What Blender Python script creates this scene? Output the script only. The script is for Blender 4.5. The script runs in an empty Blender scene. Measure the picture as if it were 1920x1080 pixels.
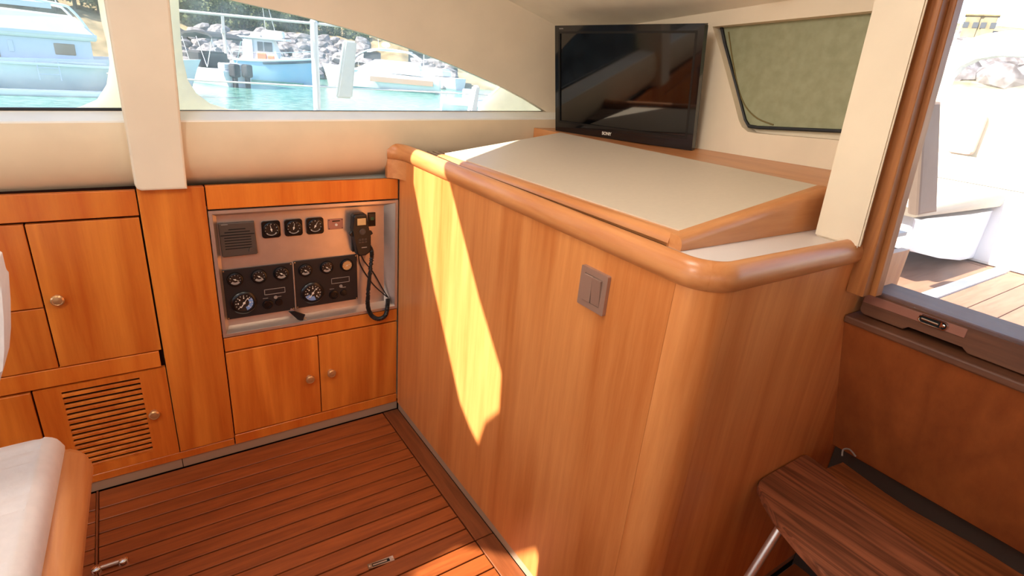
import bpy, bmesh, math, random
from mathutils import Vector, Matrix, Euler, noise
from mathutils.geometry import tessellate_polygon
random.seed(7)
PI = math.pi
SC = bpy.context.scene
COL = SC.collection

# ------------------------------------------------------------------ camera
CAM = Vector((0, 0, 1.35))
_rx, _ry, _rz, FPX = 1.17809114, -0.22500155, -0.3815271, 1040.24213
ROT = (Matrix.Rotation(_rz, 3, 'Z') @ Matrix.Rotation(_rx, 3, 'X') @ Matrix.Rotation(_ry, 3, 'Y'))
cd = bpy.data.cameras.new('camera'); cam = bpy.data.objects.new('camera', cd); COL.objects.link(cam)
cam.matrix_world = Matrix.Translation(CAM) @ ROT.to_4x4()
cd.sensor_width = 36; cd.lens = FPX / 1920 * 36; cd.clip_start = 0.02; cd.clip_end = 1000
SC.camera = cam

def ray(px, py): return (ROT @ Vector((px - 960, 540 - py, -FPX))).normalized()
def at(px, py, ax, val):
    """the point of the plane <ax>=val that the photograph shows at this pixel (used to measure the room)"""
    d = ray(px, py); i = 'xyz'.index(ax); return CAM + d * ((val - CAM[i]) / d[i])

# ------------------------------------------------------------------ light
W = bpy.data.worlds.new('world'); SC.world = W; W.use_nodes = True
nt = W.node_tree; nt.nodes.clear()
sky = nt.nodes.new('ShaderNodeTexSky'); sky.sky_type = 'NISHITA'; sky.sun_disc = False
sky.sun_elevation = math.radians(43); sky.sun_rotation = math.radians(-85); sky.air_density = 1.0; sky.dust_density = 1.5; sky.ozone_density = 1.0
bgn = nt.nodes.new('ShaderNodeBackground'); bgn.inputs[1].default_value = 0.38
out = nt.nodes.new('ShaderNodeOutputWorld')
nt.links.new(sky.outputs[0], bgn.inputs[0]); nt.links.new(bgn.outputs[0], out.inputs[0])
SUND = Vector((1.089, -0.13, -1.0))            # direction in which the sunlight travels
sl = bpy.data.lights.new('sun', 'SUN'); sl.energy = 12.5; sl.angle = math.radians(0.6); sl.color = (1.0, 0.93, 0.80)
so = bpy.data.objects.new('sun', sl); COL.objects.link(so); so.rotation_euler = SUND.to_track_quat('-Z', 'Y').to_euler(); so.location = (-8, 0, 12)
SC.view_settings.view_transform = 'Standard'; SC.view_settings.look = 'None'
SC.view_settings.gamma = 1; SC.view_settings.use_curve_mapping = False
SC.view_settings.exposure = 0.35
FILL_LAMP_W = 13.0

# ------------------------------------------------------------------ materials
def lin(c):
    return tuple(((v / 255) / 12.92 if v <= 10 else ((v / 255 + .055) / 1.055) ** 2.4) for v in c) + (1,)
def newmat(name):
    m = bpy.data.materials.new(name); m.use_nodes = True
    n = m.node_tree; b = n.nodes['Principled BSDF']; return m, n, b
def mat(name, c, rough=.5, metal=0, var=0, nscale=20, bump=0, emit=None, spec=.5, coat=0, lc=None):
    m, n, b = newmat(name); col = lin(c)
    b.inputs['Base Color'].default_value = col; b.inputs['Roughness'].default_value = rough; b.inputs['Metallic'].default_value = metal
    b.inputs['Specular IOR Level'].default_value = spec; b.inputs['Coat Weight'].default_value = coat
    if var or bump or lc:
        tc = n.nodes.new('ShaderNodeTexCoord'); nz = n.nodes.new('ShaderNodeTexNoise'); nz.inputs['Scale'].default_value = nscale; nz.inputs['Detail'].default_value = 5
        n.links.new(tc.outputs['Object'], nz.inputs['Vector'])
        cr = n.nodes.new('ShaderNodeValToRGB'); cr.color_ramp.elements[0].position = .35; cr.color_ramp.elements[1].position = .65
        c2 = lin(lc) if lc else tuple(v * (1 - var) for v in col[:3]) + (1,)
        cr.color_ramp.elements[0].color = c2; cr.color_ramp.elements[1].color = col
        n.links.new(nz.outputs['Fac'], cr.inputs[0]); n.links.new(cr.outputs[0], b.inputs['Base Color'])
        if bump:
            bp = n.nodes.new('ShaderNodeBump'); bp.inputs['Strength'].default_value = bump; bp.inputs['Distance'].default_value = .01
            n.links.new(nz.outputs['Fac'], bp.inputs['Height']); n.links.new(bp.outputs[0], b.inputs['Normal'])
    if emit:
        b.inputs['Emission Color'].default_value = lin(c); b.inputs['Emission Strength'].default_value = emit
    return m
def wood(name, light, dark, axis='Z', scale=9, stretch=.06, rough=.35, rings=.5, line=None, lines=60, coat=.15, dist=2.5):
    """veneer: long noise along the grain axis + distorted bands for the cathedral figure"""
    m, n, b = newmat(name); L = n.links.new
    tc = n.nodes.new('ShaderNodeTexCoord'); oi = n.nodes.new('ShaderNodeObjectInfo')
    mul = n.nodes.new('ShaderNodeVectorMath'); mul.operation = 'MULTIPLY'; mul.inputs[1].default_value = (7, 11, 5)
    comb = n.nodes.new('ShaderNodeCombineXYZ')
    for i in range(3): L(oi.outputs['Random'], comb.inputs[i])
    L(comb.outputs[0], mul.inputs[0])
    add = n.nodes.new('ShaderNodeVectorMath'); add.operation = 'ADD'; L(tc.outputs['Object'], add.inputs[0]); L(mul.outputs[0], add.inputs[1])
    mp = n.nodes.new('ShaderNodeMapping'); s = [1, 1, 1]; s['XYZ'.index(axis)] = stretch; mp.inputs['Scale'].default_value = s
    L(add.outputs[0], mp.inputs['Vector'])
    n1 = n.nodes.new('ShaderNodeTexNoise'); n1.inputs['Scale'].default_value = scale; n1.inputs['Detail'].default_value = 3; n1.inputs['Distortion'].default_value = .4
    L(mp.outputs[0], n1.inputs['Vector'])
    n2 = n.nodes.new('ShaderNodeTexNoise'); n2.inputs['Scale'].default_value = lines; n2.inputs['Detail'].default_value = 6; n2.inputs['Roughness'].default_value = .7
    L(mp.outputs[0], n2.inputs['Vector'])
    ml = n.nodes.new('ShaderNodeMath'); ml.operation = 'MULTIPLY'; ml.inputs[1].default_value = 9; L(n1.outputs['Fac'], ml.inputs[0])
    fr = n.nodes.new('ShaderNodeMath'); fr.operation = 'PINGPONG'; fr.inputs[1].default_value = 1; L(ml.outputs[0], fr.inputs[0])
    mx = n.nodes.new('ShaderNodeMix'); mx.data_type = 'FLOAT'; mx.inputs[0].default_value = rings
    L(n2.outputs['Fac'], mx.inputs[2]); L(fr.outputs[0], mx.inputs[3])
    cr = n.nodes.new('ShaderNodeValToRGB'); cr.color_ramp.elements[0].position = .22; cr.color_ramp.elements[1].position = .75
    cr.color_ramp.elements[0].color = lin(dark); cr.color_ramp.elements[1].color = lin(light)
    L(mx.outputs[0], cr.inputs[0])
    hv = n.nodes.new('ShaderNodeHueSaturation'); mr = n.nodes.new('ShaderNodeMapRange'); mr.inputs[3].default_value = .93; mr.inputs[4].default_value = 1.05
    L(oi.outputs['Random'], mr.inputs[0]); L(mr.outputs[0], hv.inputs['Value']); L(cr.outputs[0], hv.inputs['Color'])
    L(hv.outputs[0], b.inputs['Base Color'])
    bp = n.nodes.new('ShaderNodeBump'); bp.inputs['Strength'].default_value = .08; bp.inputs['Distance'].default_value = .002
    L(n2.outputs['Fac'], bp.inputs['Height']); L(bp.outputs[0], b.inputs['Normal'])
    b.inputs['Roughness'].default_value = rough; b.inputs['Coat Weight'].default_value = coat; b.inputs['Coat Roughness'].default_value = .2
    return m
def glass(name, tint=(1, 1, 1), haze=.06, refl=.06, hazecol=(1, 1, 1)):
    m = bpy.data.materials.new(name); m.use_nodes = True; n = m.node_tree; n.nodes.clear(); L = n.links.new
    o = n.nodes.new('ShaderNodeOutputMaterial'); t = n.nodes.new('ShaderNodeBsdfTransparent'); t.inputs[0].default_value = (*tint, 1)
    g = n.nodes.new('ShaderNodeBsdfGlossy'); g.inputs['Roughness'].default_value = .02
    d = n.nodes.new('ShaderNodeBsdfTranslucent'); d.inputs[0].default_value = (*hazecol, 1)
    fz = n.nodes.new('ShaderNodeFresnel'); fz.inputs[0].default_value = 1.35
    nz = n.nodes.new('ShaderNodeTexNoise'); nz.inputs['Scale'].default_value = 14; nz.inputs['Detail'].default_value = 6
    tc = n.nodes.new('ShaderNodeTexCoord'); L(tc.outputs['Object'], nz.inputs['Vector'])
    mr = n.nodes.new('ShaderNodeMapRange'); mr.inputs[1].default_value = .35; mr.inputs[2].default_value = .75; mr.inputs[3].default_value = haze * .5; mr.inputs[4].default_value = haze * 1.8
    L(nz.outputs['Fac'], mr.inputs[0])
    m1 = n.nodes.new('ShaderNodeMixShader'); L(mr.outputs[0], m1.inputs[0]); L(t.outputs[0], m1.inputs[1]); L(d.outputs[0], m1.inputs[2])
    m2 = n.nodes.new('ShaderNodeMixShader'); L(fz.outputs[0], m2.inputs[0]); L(m1.outputs[0], m2.inputs[1]); L(g.outputs[0], m2.inputs[2])
    L(m2.outputs[0], o.inputs[0]); return m

M = {}
M['cab'] = wood('orange_veneer', (236, 142, 54), (198, 96, 26), 'Z', 6, .07, rings=.36, lines=45)  # more saturated orange than the large cabinet's veneer
M['cabx'] = wood('orange_veneer_rail', (230, 134, 48), (204, 98, 26), 'Z', 5, .09, rings=.3, lines=45)
M['big'] = wood('tan_veneer', (230, 153, 88), (196, 111, 52), 'Z', 5.5, .06, rings=.33, lines=55)
M['trimwood'] = wood('solid_nosing_wood', (214, 147, 92), (190, 116, 62), 'Y', 14, .08, rings=.3, lines=60, rough=.34, coat=.1)
M['trimx'] = wood('solid_edge_wood', (214, 147, 92), (190, 116, 62), 'X', 14, .08, rings=.3, lines=60, rough=.34, coat=.1)
M['plank'] = wood('teak_floor', (158, 82, 36), (116, 54, 19), 'X', 20, .08, rings=.25, lines=70, rough=.42, coat=0)
M['planky'] = wood('teak_floor_border', (136, 74, 38), (102, 50, 22), 'Y', 20, .08, rings=.25, lines=70, rough=.45, coat=0)
M['jamb'] = wood('door_jamb_wood', (184, 116, 58), (146, 84, 38), 'Z', 30, .06, rings=.15, lines=90, rough=.5)
M['sash'] = wood('dark_teak_rail', (118, 72, 46), (84, 46, 26), 'Y', 16, .06, rings=.2, lines=80, rough=.55, coat=0)
M['panel'] = wood('lower_panel_veneer', (166, 90, 42), (134, 66, 28), 'Z', 5, .09, rings=.25, lines=40, rough=.5, coat=0)
M['step'] = wood('oiled_step_teak', (168, 100, 68), (92, 50, 32), 'Y', 30, .05, rings=.42, lines=60, rough=.4)
M['seam'] = mat('dark_caulk_and_gap_shade', (24, 10, 6), .9, spec=.1)
M['carcass'] = mat('dark_joint', (44, 16, 8), .9, spec=.1)
M['cream'] = mat('cream_wall_lining', (236, 220, 196), .62, var=.08, nscale=6, bump=.08)
M['creamband'] = mat('cream_vinyl_band', (230, 206, 172), .6, var=.06, nscale=9, bump=.05)
M['head'] = mat('headliner', (248, 240, 222), .75, var=.05, nscale=14, bump=.05)
M['sill'] = mat('white_sill', (253, 250, 240), .45, var=.05, nscale=10)
M['white'] = mat('cream_laminate', (210, 193, 171), .42, var=.03, nscale=90)
M['shelfwhite'] = mat('shelf_laminate', (226, 216, 210), .4)
M['toe'] = mat('grey_toe_kick', (176, 150, 128), .4, metal=.1)
M['steel'] = mat('brushed_steel', (222, 208, 196), .36, metal=.85, var=.06, nscale=30)
M['chrome'] = mat('chrome', (225, 220, 215), .12, metal=1)
M['blackp'] = mat('black_plastic', (24, 22, 22), .38)
M['blackpanel'] = mat('black_instrument_panel', (30, 24, 24), .5)
M['spk'] = mat('brown_grey_speaker_plastic', (78, 66, 58), .5)
M['dark'] = mat('black_void', (10, 8, 8), .9)
M['dial'] = mat('dial_face', (46, 40, 36), .15, coat=.6)
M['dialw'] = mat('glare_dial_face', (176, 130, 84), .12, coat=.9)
M['mark'] = mat('dial_print', (225, 215, 200), .5)
M['blueglint'] = mat('pale_blue_arc', (120, 150, 200), .3)
M['bez'] = mat('bezel_black', (20, 18, 18), .25)
M['grey'] = mat('grey_print', (150, 140, 132), .5)
M['tvb'] = mat('tv_gloss_bezel', (12, 13, 17), .12, coat=.5)
M['tvs'] = mat('tv_screen', (6, 6, 8), .05, spec=.8)
M['sw'] = mat('bronze_switch_plate', (172, 142, 126), .36, metal=.45)
M['brass'] = mat('brushed_brass_knob', (206, 160, 110), .3, metal=.6)
M['cushion'] = mat('offwhite_cushion_fabric', (222, 210, 206), .85, var=.05, nscale=60, bump=.1)
M['gasket'] = mat('window_gasket', (26, 28, 32), .5)
M['frost'] = mat('frosted_mildewed_pane', (160, 161, 130), .55, lc=(148, 150, 118), nscale=34, bump=.1)
M['stain'] = mat('brown_pane_stain', (120, 104, 60), .7)
M['socket'] = mat('reddish_grey_socket', (170, 120, 104), .4, metal=.3)
M['green'] = mat('green_rocker', (30, 90, 62), .3)
M['lcd'] = mat('handset_lcd', (206, 172, 120), .2)
M['pane'] = glass('window_glass', haze=.10)
M['panedoor'] = glass('door_glass', haze=.03)
# outdoors
M['gel'] = mat('white_gelcoat', (224, 226, 229), .25)
M['canvas'] = mat('white_canvas', (222, 222, 218), .8, var=.05, nscale=3)
M['blackcanvas'] = mat('black_canvas', (40, 40, 46), .8)
M['bluehull'] = mat('pale_blue_hull', (146, 186, 216), .2)
M['bluegrey'] = mat('blue_grey_panel', (204, 208, 222), .4)
M['boatwin'] = mat('boat_window', (70, 74, 82), .1)
M['navy'] = mat('navy_stripe', (38, 62, 84), .4)
M['antif'] = mat('antifoul_green', (32, 90, 88), .6)
M['rock'] = mat('grey_rock', (140, 136, 138), .9, lc=(96, 90, 90), nscale=2.2, bump=.6)
M['earth'] = mat('scrub_earth', (150, 130, 96), .95, lc=(104, 92, 62), nscale=.8, bump=.6)
M['hillm'] = mat('dry_hill', (158, 144, 118), .95, lc=(112, 106, 82), nscale=.5, bump=.5)
M['leaf'] = mat('pine_foliage', (104, 110, 64), .9, lc=(52, 60, 38), nscale=1.6)
M['bark'] = mat('bark', (92, 72, 58), .9)
M['orange'] = mat('orange_gear', (226, 120, 78), .6)
M['rail'] = mat('stainless_rail', (226, 226, 226), .2, metal=.7)
M['cockwood'] = wood('weathered_teak_deck', (160, 122, 98), (132, 96, 74), 'X', 10, .1, rings=.2, rough=.7, coat=0)
M['greige'] = mat('greige_cover', (160, 136, 118), .8, var=.06, nscale=20)
M['cuscream'] = mat('sunlit_cream_cushion', (214, 204, 184), .85, var=.04, nscale=30)
def watermat():
    m, n, b = newmat('harbour_water'); L = n.links.new
    b.inputs['Base Color'].default_value = lin((60, 132, 124)); b.inputs['Roughness'].default_value = .16; b.inputs['Specular IOR Level'].default_value = .35
    tc = n.nodes.new('ShaderNodeTexCoord'); nz = n.nodes.new('ShaderNodeTexNoise'); nz.inputs['Scale'].default_value = 2.2; nz.inputs['Detail'].default_value = 7
    L(tc.outputs['Object'], nz.inputs['Vector'])
    cr = n.nodes.new('ShaderNodeValToRGB'); cr.color_ramp.elements[0].position = .38; cr.color_ramp.elements[1].position = .66
    cr.color_ramp.elements[0].color = lin((66, 118, 110)); cr.color_ramp.elements[1].color = lin((118, 162, 148)); L(nz.outputs['Fac'], cr.inputs[0]); L(cr.outputs[0], b.inputs['Base Color'])
    bp = n.nodes.new('ShaderNodeBump'); bp.inputs['Strength'].default_value = .5; bp.inputs['Distance'].default_value = .08; L(nz.outputs['Fac'], bp.inputs['Height']); L(bp.outputs[0], b.inputs['Normal'])
    return m
M['water'] = watermat()

# ------------------------------------------------------------------ helpers
def root_of(o):
    while o.parent: o = o.parent
    return o
def obj(name, bm, m, parent=None, local=False, smooth=False, stuff=False):
    bmesh.ops.recalc_face_normals(bm, faces=bm.faces[:])
    if smooth:
        for f in bm.faces: f.smooth = True
    me = bpy.data.meshes.new(name)
    off = Vector((0, 0, 0))
    if not local:
        if parent: off = root_of(parent).location.copy()
        elif bm.verts:
            xs = [v.co for v in bm.verts]
            off = Vector(((min(v.x for v in xs) + max(v.x for v in xs)) / 2, (min(v.y for v in xs) + max(v.y for v in xs)) / 2, min(v.z for v in xs)))
        bmesh.ops.translate(bm, verts=bm.verts[:], vec=-off)
    bm.to_mesh(me); bm.free(); me.materials.append(m)
    if smooth:
        try: me.set_sharp_from_angle(angle=math.radians(38))
        except Exception: pass
    o = bpy.data.objects.new(name, me); COL.objects.link(o)
    if parent: o.parent = parent
    elif not local: o.location = off
    if stuff: o['kind'] = 'stuff'
    return o
def thing(name, label, cat, loc=(0, 0, 0), group=None, rz=0):
    o = bpy.data.objects.new(name, None); o.empty_display_size = .05; COL.objects.link(o); o.location = loc; o.rotation_euler = (0, 0, rz)
    return tag(o, label, cat, group)
def tag(o, label, cat, group=None):
    o['label'] = label; o['category'] = cat
    if group: o['group'] = group
    return o
def struct(name, bm, m, label, cat='wall', **k):
    o = obj(name, bm, m, **k); o['kind'] = 'structure'; o['label'] = label; o['category'] = cat; return o
def copy_tree(o, parent=None):
    c = o.copy(); COL.objects.link(c)
    if parent: c.parent = parent
    for ch in list(o.children): copy_tree(ch, c)
    return c
def B(): return bmesh.new()
def box(bm, a, b, bev=0, seg=2):
    x0, y0, z0 = [min(a[i], b[i]) for i in range(3)]; x1, y1, z1 = [max(a[i], b[i]) for i in range(3)]
    vs = [bm.verts.new(p) for p in ((x0, y0, z0), (x1, y0, z0), (x1, y1, z0), (x0, y1, z0), (x0, y0, z1), (x1, y0, z1), (x1, y1, z1), (x0, y1, z1))]
    fs = [bm.faces.new([vs[i] for i in q]) for q in ((3, 2, 1, 0), (4, 5, 6, 7), (0, 1, 5, 4), (1, 2, 6, 5), (2, 3, 7, 6), (3, 0, 4, 7))]
    if bev:
        es = list({e for f in fs for e in f.edges})
        bmesh.ops.bevel(bm, geom=es, offset=bev, segments=seg, affect='EDGES', profile=.5)
    return bm
def hexa(bm, p):
    """8 points: 0-3 one ring, 4-7 the opposite ring"""
    vs = [bm.verts.new(q) for q in p]
    for q in ((0, 1, 2, 3), (7, 6, 5, 4), (0, 4, 5, 1), (1, 5, 6, 2), (2, 6, 7, 3), (3, 7, 4, 0)): bm.faces.new([vs[i] for i in q])
    return bm
def prism(bm, pts, vec, bev=0, seg=2):
    vec = Vector(vec); a = [bm.verts.new(p) for p in pts]; b = [bm.verts.new(Vector(p) + vec) for p in pts]; n = len(a)
    f1 = bm.faces.new(a); f2 = bm.faces.new(b[::-1])
    sd = [bm.faces.new((a[i], b[i], b[(i + 1) % n], a[(i + 1) % n])) for i in range(n)]
    if bev:
        es = list({e for e in f1.edges} | {e for e in f2.edges})
        bmesh.ops.bevel(bm, geom=es, offset=bev, segments=seg, affect='EDGES', profile=.5)
    return bm
def slab(bm, outer, holes, vec):
    """flat plate (3-D loops) with holes, given thickness vec"""
    loops = [[Vector(p) for p in outer]] + [[Vector(p) for p in h] for h in holes]
    flat = [p for l in loops for p in l]; vec = Vector(vec)
    tri = tessellate_polygon(loops)
    A = [bm.verts.new(p) for p in flat]; Bv = [bm.verts.new(p + vec) for p in flat]
    for t in tri:
        try: bm.faces.new([A[i] for i in t]); bm.faces.new([Bv[i] for i in t[::-1]])
        except ValueError: pass
    k = 0
    for l in loops:
        n = len(l)
        for i in range(n):
            j = (i + 1) % n; bm.faces.new((A[k + i], A[k + j], Bv[k + j], Bv[k + i]))
        k += n
    return bm
def tube(bm, pts, r, n=8, cap=True):
    pts = [Vector(p) for p in pts]; rings = []; up = None
    for i, p in enumerate(pts):
        t = (pts[min(i + 1, len(pts) - 1)] - pts[max(i - 1, 0)]).normalized()
        if up is None: up = t.orthogonal().normalized()
        up = (up - t * up.dot(t)).normalized(); s = t.cross(up)
        rr = r[i] if isinstance(r, (list, tuple)) else r
        rings.append([bm.verts.new(p + (up * math.cos(a) + s * math.sin(a)) * rr) for a in [2 * PI * k / n for k in range(n)]])
    for a, b in zip(rings, rings[1:]):
        for k in range(n): bm.faces.new((a[k], a[(k + 1) % n], b[(k + 1) % n], b[k]))
    if cap: bm.faces.new(rings[0][::-1]); bm.faces.new(rings[-1])
    return bm
def lathe(bm, prof, c, axis, n=24):
    """profile of (radius, height) revolved about axis through c"""
    c = Vector(c); ax = Vector(axis).normalized(); u = ax.orthogonal().normalized(); v = ax.cross(u); rings = []
    for r, h in prof:
        if r < 1e-6: rings.append([bm.verts.new(c + ax * h)])
        else: rings.append([bm.verts.new(c + ax * h + (u * math.cos(a) + v * math.sin(a)) * r) for a in [2 * PI * k / n for k in range(n)]])
    for a, b in zip(rings, rings[1:]):
        for k in range(n):
            q = [a[k % len(a)], a[(k + 1) % len(a)], b[(k + 1) % len(b)], b[k % len(b)]]
            q = list(dict.fromkeys(q))
            if len(q) > 2: bm.faces.new(q)
    for rr in (rings[0], rings[-1]):
        if len(rr) > 2: bm.faces.new(rr)
    return bm
def spline(pts, n=8):
    pts = [Vector(p) for p in pts]; o = []
    for i in range(len(pts) - 1):
        p0 = pts[max(i - 1, 0)]; p1 = pts[i]; p2 = pts[i + 1]; p3 = pts[min(i + 2, len(pts) - 1)]
        for k in range(n):
            t = k / n
            o.append(.5 * ((2 * p1) + (p2 - p0) * t + (2 * p0 - 5 * p1 + 4 * p2 - p3) * t * t + (3 * p1 - p0 - 3 * p2 + p3) * t ** 3))
    o.append(pts[-1]); return o
def rrect(x0, x1, z0, z1, r, n=5):
    o = []
    for cx, cz, a0 in ((x1 - r, z1 - r, 0), (x0 + r, z1 - r, 90), (x0 + r, z0 + r, 180), (x1 - r, z0 + r, 270)):
        for k in range(n + 1):
            a = math.radians(a0 + 90 * k / n); o.append((cx + r * math.cos(a), cz + r * math.sin(a)))
    return o
def text(name, s, size, loc, xdir, zdir, m, parent, depth=.0008):
    cu = bpy.data.curves.new(name, 'FONT'); cu.body = s; cu.size = size; cu.extrude = depth; cu.align_x = 'CENTER'; cu.align_y = 'CENTER'; cu.offset = size * .02
    t = bpy.data.objects.new(name, cu); COL.objects.link(t)
    x = Vector(xdir).normalized(); z = Vector(zdir).normalized(); n = x.cross(z)
    dg = bpy.context.evaluated_depsgraph_get(); me = bpy.data.meshes.new_from_object(t.evaluated_get(dg)); bpy.data.objects.remove(t)
    mw = Matrix((x, z, n)).transposed().to_4x4(); mw.translation = Vector(loc) - (root_of(parent).location if parent else Vector())
    me.transform(mw); me.materials.clear(); me.materials.append(m)
    o = bpy.data.objects.new(name, me); COL.objects.link(o); o.parent = parent; return o

def surround():
    m, n, b = newmat('translucent_white_grp'); L = n.links.new
    b.inputs['Base Color'].default_value = lin((250, 244, 214)); b.inputs['Roughness'].default_value = .5
    t = n.nodes.new('ShaderNodeBsdfTranslucent'); t.inputs[0].default_value = lin((255, 248, 236)); mx = n.nodes.new('ShaderNodeMixShader'); mx.inputs[0].default_value = .6
    o = n.nodes['Material Output']; L(b.outputs[0], mx.inputs[1]); L(t.outputs[0], mx.inputs[2]); L(mx.outputs[0], o.inputs[0]); return m
M['grp'] = surround()

# =================================================================== THE CABIN
YF = 1.805      # face of the cabinets along the left side
XF = 0.775      # face of the large cabinet
XB = 1.54       # aft bulkhead
def zc(x, y): return 1.563 - .256 * (max(x, .45) - 1.24) + .1 * (1.85 - y)
def zs(x): return 1.128 + .027 * (x - .14)

# ---- floor: substrate and teak planks
fb = B(); box(fb, (-2.4, -1.8, -.05), (1.6, 1.95, -.012))
floor = struct('floor', fb, M['seam'], 'dark caulked cabin floor laid with reddish teak planks', 'floor')
ys = [1.803, 1.718]
while ys[-1] > -.6: ys.append(ys[-1] - .0548)
def plank(x0, x1, y0, y1, m, nm='plank', b=.0012):
    k = B(); box(k, (x0, y0, -.012), (x1, y1, 0), b, 1); return obj(nm, k, m, floor)
for i in range(len(ys) - 1):
    a, b = ys[i] - .0021, ys[i + 1] + .0021
    plank(-.2192, .712, b, a, M['plank'])
    if i < 22: plank(-1.1, -.2272, b, a, M['plank'])
plank(.716, .777, 1.062, 1.803, M['planky'], 'border_board'); plank(.716, .777, .3, 1.059, M['planky'], 'border_board')
k = B(); box(k, (-.2260, -.6, -.006), (-.2205, 1.803, .0025), .001, 1); obj('metal_strip', k, M['planky'], floor)
# floor right of the big cabinet's end, in the shade under the step
for i in range(14):
    y = .505 - i * .055; plank(.78, 1.55, y - .0518, y, M['plank'])

# ---- ceiling; its unseen openings are invented, cut to shape the sun patches
def up(p, s=0):
    """follow the sunlight back from a lit point to the headliner"""
    p = Vector(p); q = p.copy()
    for _ in range(40):
        q = p - SUND * ((zc(q.x, q.y) - p.z))
    return q
lit = [at(760, 282, 'x', XF), at(814, 560, 'x', XF), at(862, 770, 'x', XF), at(880, 815, 'x', XF), at(895, 845, 'x', XF), at(908, 805, 'x', XF), at(935, 785, 'x', XF), at(940, 700, 'x', XF), at(898, 560, 'x', XF), at(835, 312, 'x', XF),
       (.832, 1.48, 1.062), (1.16, 1.63, 1.1), (1.30, 1.76, 1.1), (.90, 1.76, 1.06)]
h1 = [up(p) for p in lit]
h2 = [up(p) for p in (at(748, 1084, 'z', 0), at(853, 1022, 'z', 0), at(895, 1030, 'z', 0), (.775, .955, 0), (.775, .85, .13), (.775, .79, .0), (.70, .86, 0), (.53, .93, 0))]
h3 = [up(p) for p in (at(118, 836, 'z', .58), at(158, 836, 'z', .58), at(164, 868, 'z', .575), at(140, 868, 'z', .58), at(126, 852, 'z', .58))]
cb = B()
n = 1
def cpt(x, y): return Vector((x, y, zc(x, y)))
slab(cb, [cpt(.45, 1.95), cpt(1.62, 1.95), cpt(1.62, -1.85), cpt(.45, -1.85)], [], (0, 0, .05))
slab(cb, [cpt(-2.45, 1.95), cpt(.45, 1.95), cpt(.45, -1.85), cpt(-2.45, -1.85)], [h for h in (h1, h2, h3)], (0, 0, .03))
struct('ceiling', cb, M['head'], 'pale cream headliner sloping down to the window wall', 'ceiling')

# ---- left side: upper wall with the two windows
def P(px, py, y=1.9): return at(px, py, 'y', y)
wh = [P(1022, 209), P(985, 186), P(945, 165), P(900, 145), P(850, 123), P(800, 103), P(750, 85), P(700, 68), P(650, 53), P(590, 37), P(510, 18), P(430, 0)]
arc = [Vector((p.x, 1.89, p.z)) for p in wh] + [Vector((.09, 1.89, 1.464)), Vector((.09, 1.89, zs(.09) + .017))]
hl = [Vector((.045, 1.89, 1.468)), Vector((-1.9, 1.89, 1.46)), Vector((-1.9, 1.89, zs(-1.9) + .017)), Vector((.045, 1.89, zs(.045) + .017))]
wb = B()
slab(wb, [(-2.45, 1.89, -.05), (1.6, 1.89, -.05), (1.6, 1.89, zc(1.6, 1.89) + .02), (.45, 1.89, zc(.45, 1.89) + .02), (-2.45, 1.89, zc(-1, 1.89) + .02)], [arc, hl], (0, .035, 0))
struct('wall_left', wb, M['cream'], 'cream upper side wall around the arched window, meeting the headliner')
k = B(); prism(k, [(p.x, 1.912, p.z) for p in arc], (0, .006, 0)); struct('window_1', k, M['pane'], 'long arched window pane tapering to a point beside the television', 'window')
k = B(); prism(k, [(p.x, 1.912, p.z) for p in hl], (0, .006, 0)); struct('window_2', k, M['pane'], 'window pane at the far left, in front of the white yacht', 'window')
# black rubber along the foot of the panes
k = B(); hexa(k, [(-1.9, 1.895, zs(-1.9) + .012), (.05, 1.895, zs(.05) + .012), (.05, 1.91, zs(.05) + .012), (-1.9, 1.91, zs(-1.9) + .012), (-1.9, 1.895, zs(-1.9) + .024), (.05, 1.895, zs(.05) + .024), (.05, 1.91, zs(.05) + .024), (-1.9, 1.91, zs(-1.9) + .024)])
hexa(k, [(.05, 1.897, zs(.05) + .014), (1.44, 1.897, zs(1.44) + .014), (1.44, 1.91, zs(1.44) + .014), (.05, 1.91, zs(.05) + .014), (.05, 1.897, zs(.05) + .0185), (1.44, 1.897, zs(1.44) + .0185), (1.44, 1.91, zs(1.44) + .0185), (.05, 1.91, zs(.05) + .0185)])
struct('trim_1', k, M['gasket'], 'thin black seal line along the foot of the side windows', 'seal')
# white moulded surround outside the panes, with rounded corners
def fil(cx, cz, r, a0, a1, n=6): return [(cx + r * math.cos(math.radians(a0 + (a1 - a0) * i / n)), cz + r * math.sin(math.radians(a0 + (a1 - a0) * i / n))) for i in range(n + 1)]
YO = 1.955
def Q(px, py): p = at(px, py, 'y', YO); return (p.x, p.z)
hr_ = [Q(333, -40), Q(338, 60), Q(343, 110), Q(352, 150), Q(368, 175), Q(395, 195), Q(430, 206), Q(520, 212), Q(900, 212), Q(903, 196), Q(920, 180), Q(943, 160), Q(958, 146), Q(900, 118), Q(750, 58), Q(590, 8), Q(430, -30)]
hl_ = [Q(-700, 215), Q(100, 208), Q(150, 202), Q(182, 188), Q(200, 160), Q(206, 120), Q(200, 80), Q(190, 40), Q(183, 0), Q(178, -40), Q(-700, -40)]
k = B(); slab(k, [(-2.45, YO, .95), (1.62, YO, .95), (1.62, YO, 1.7), (-2.45, YO, 1.75)], [[(x, YO, z) for x, z in hr_], [(x, YO, z) for x, z in hl_]], (0, .02, 0))
struct('trim_2', k, M['grp'], 'white moulded outer window surround with rounded corners seen through the panes', 'surround')

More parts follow.
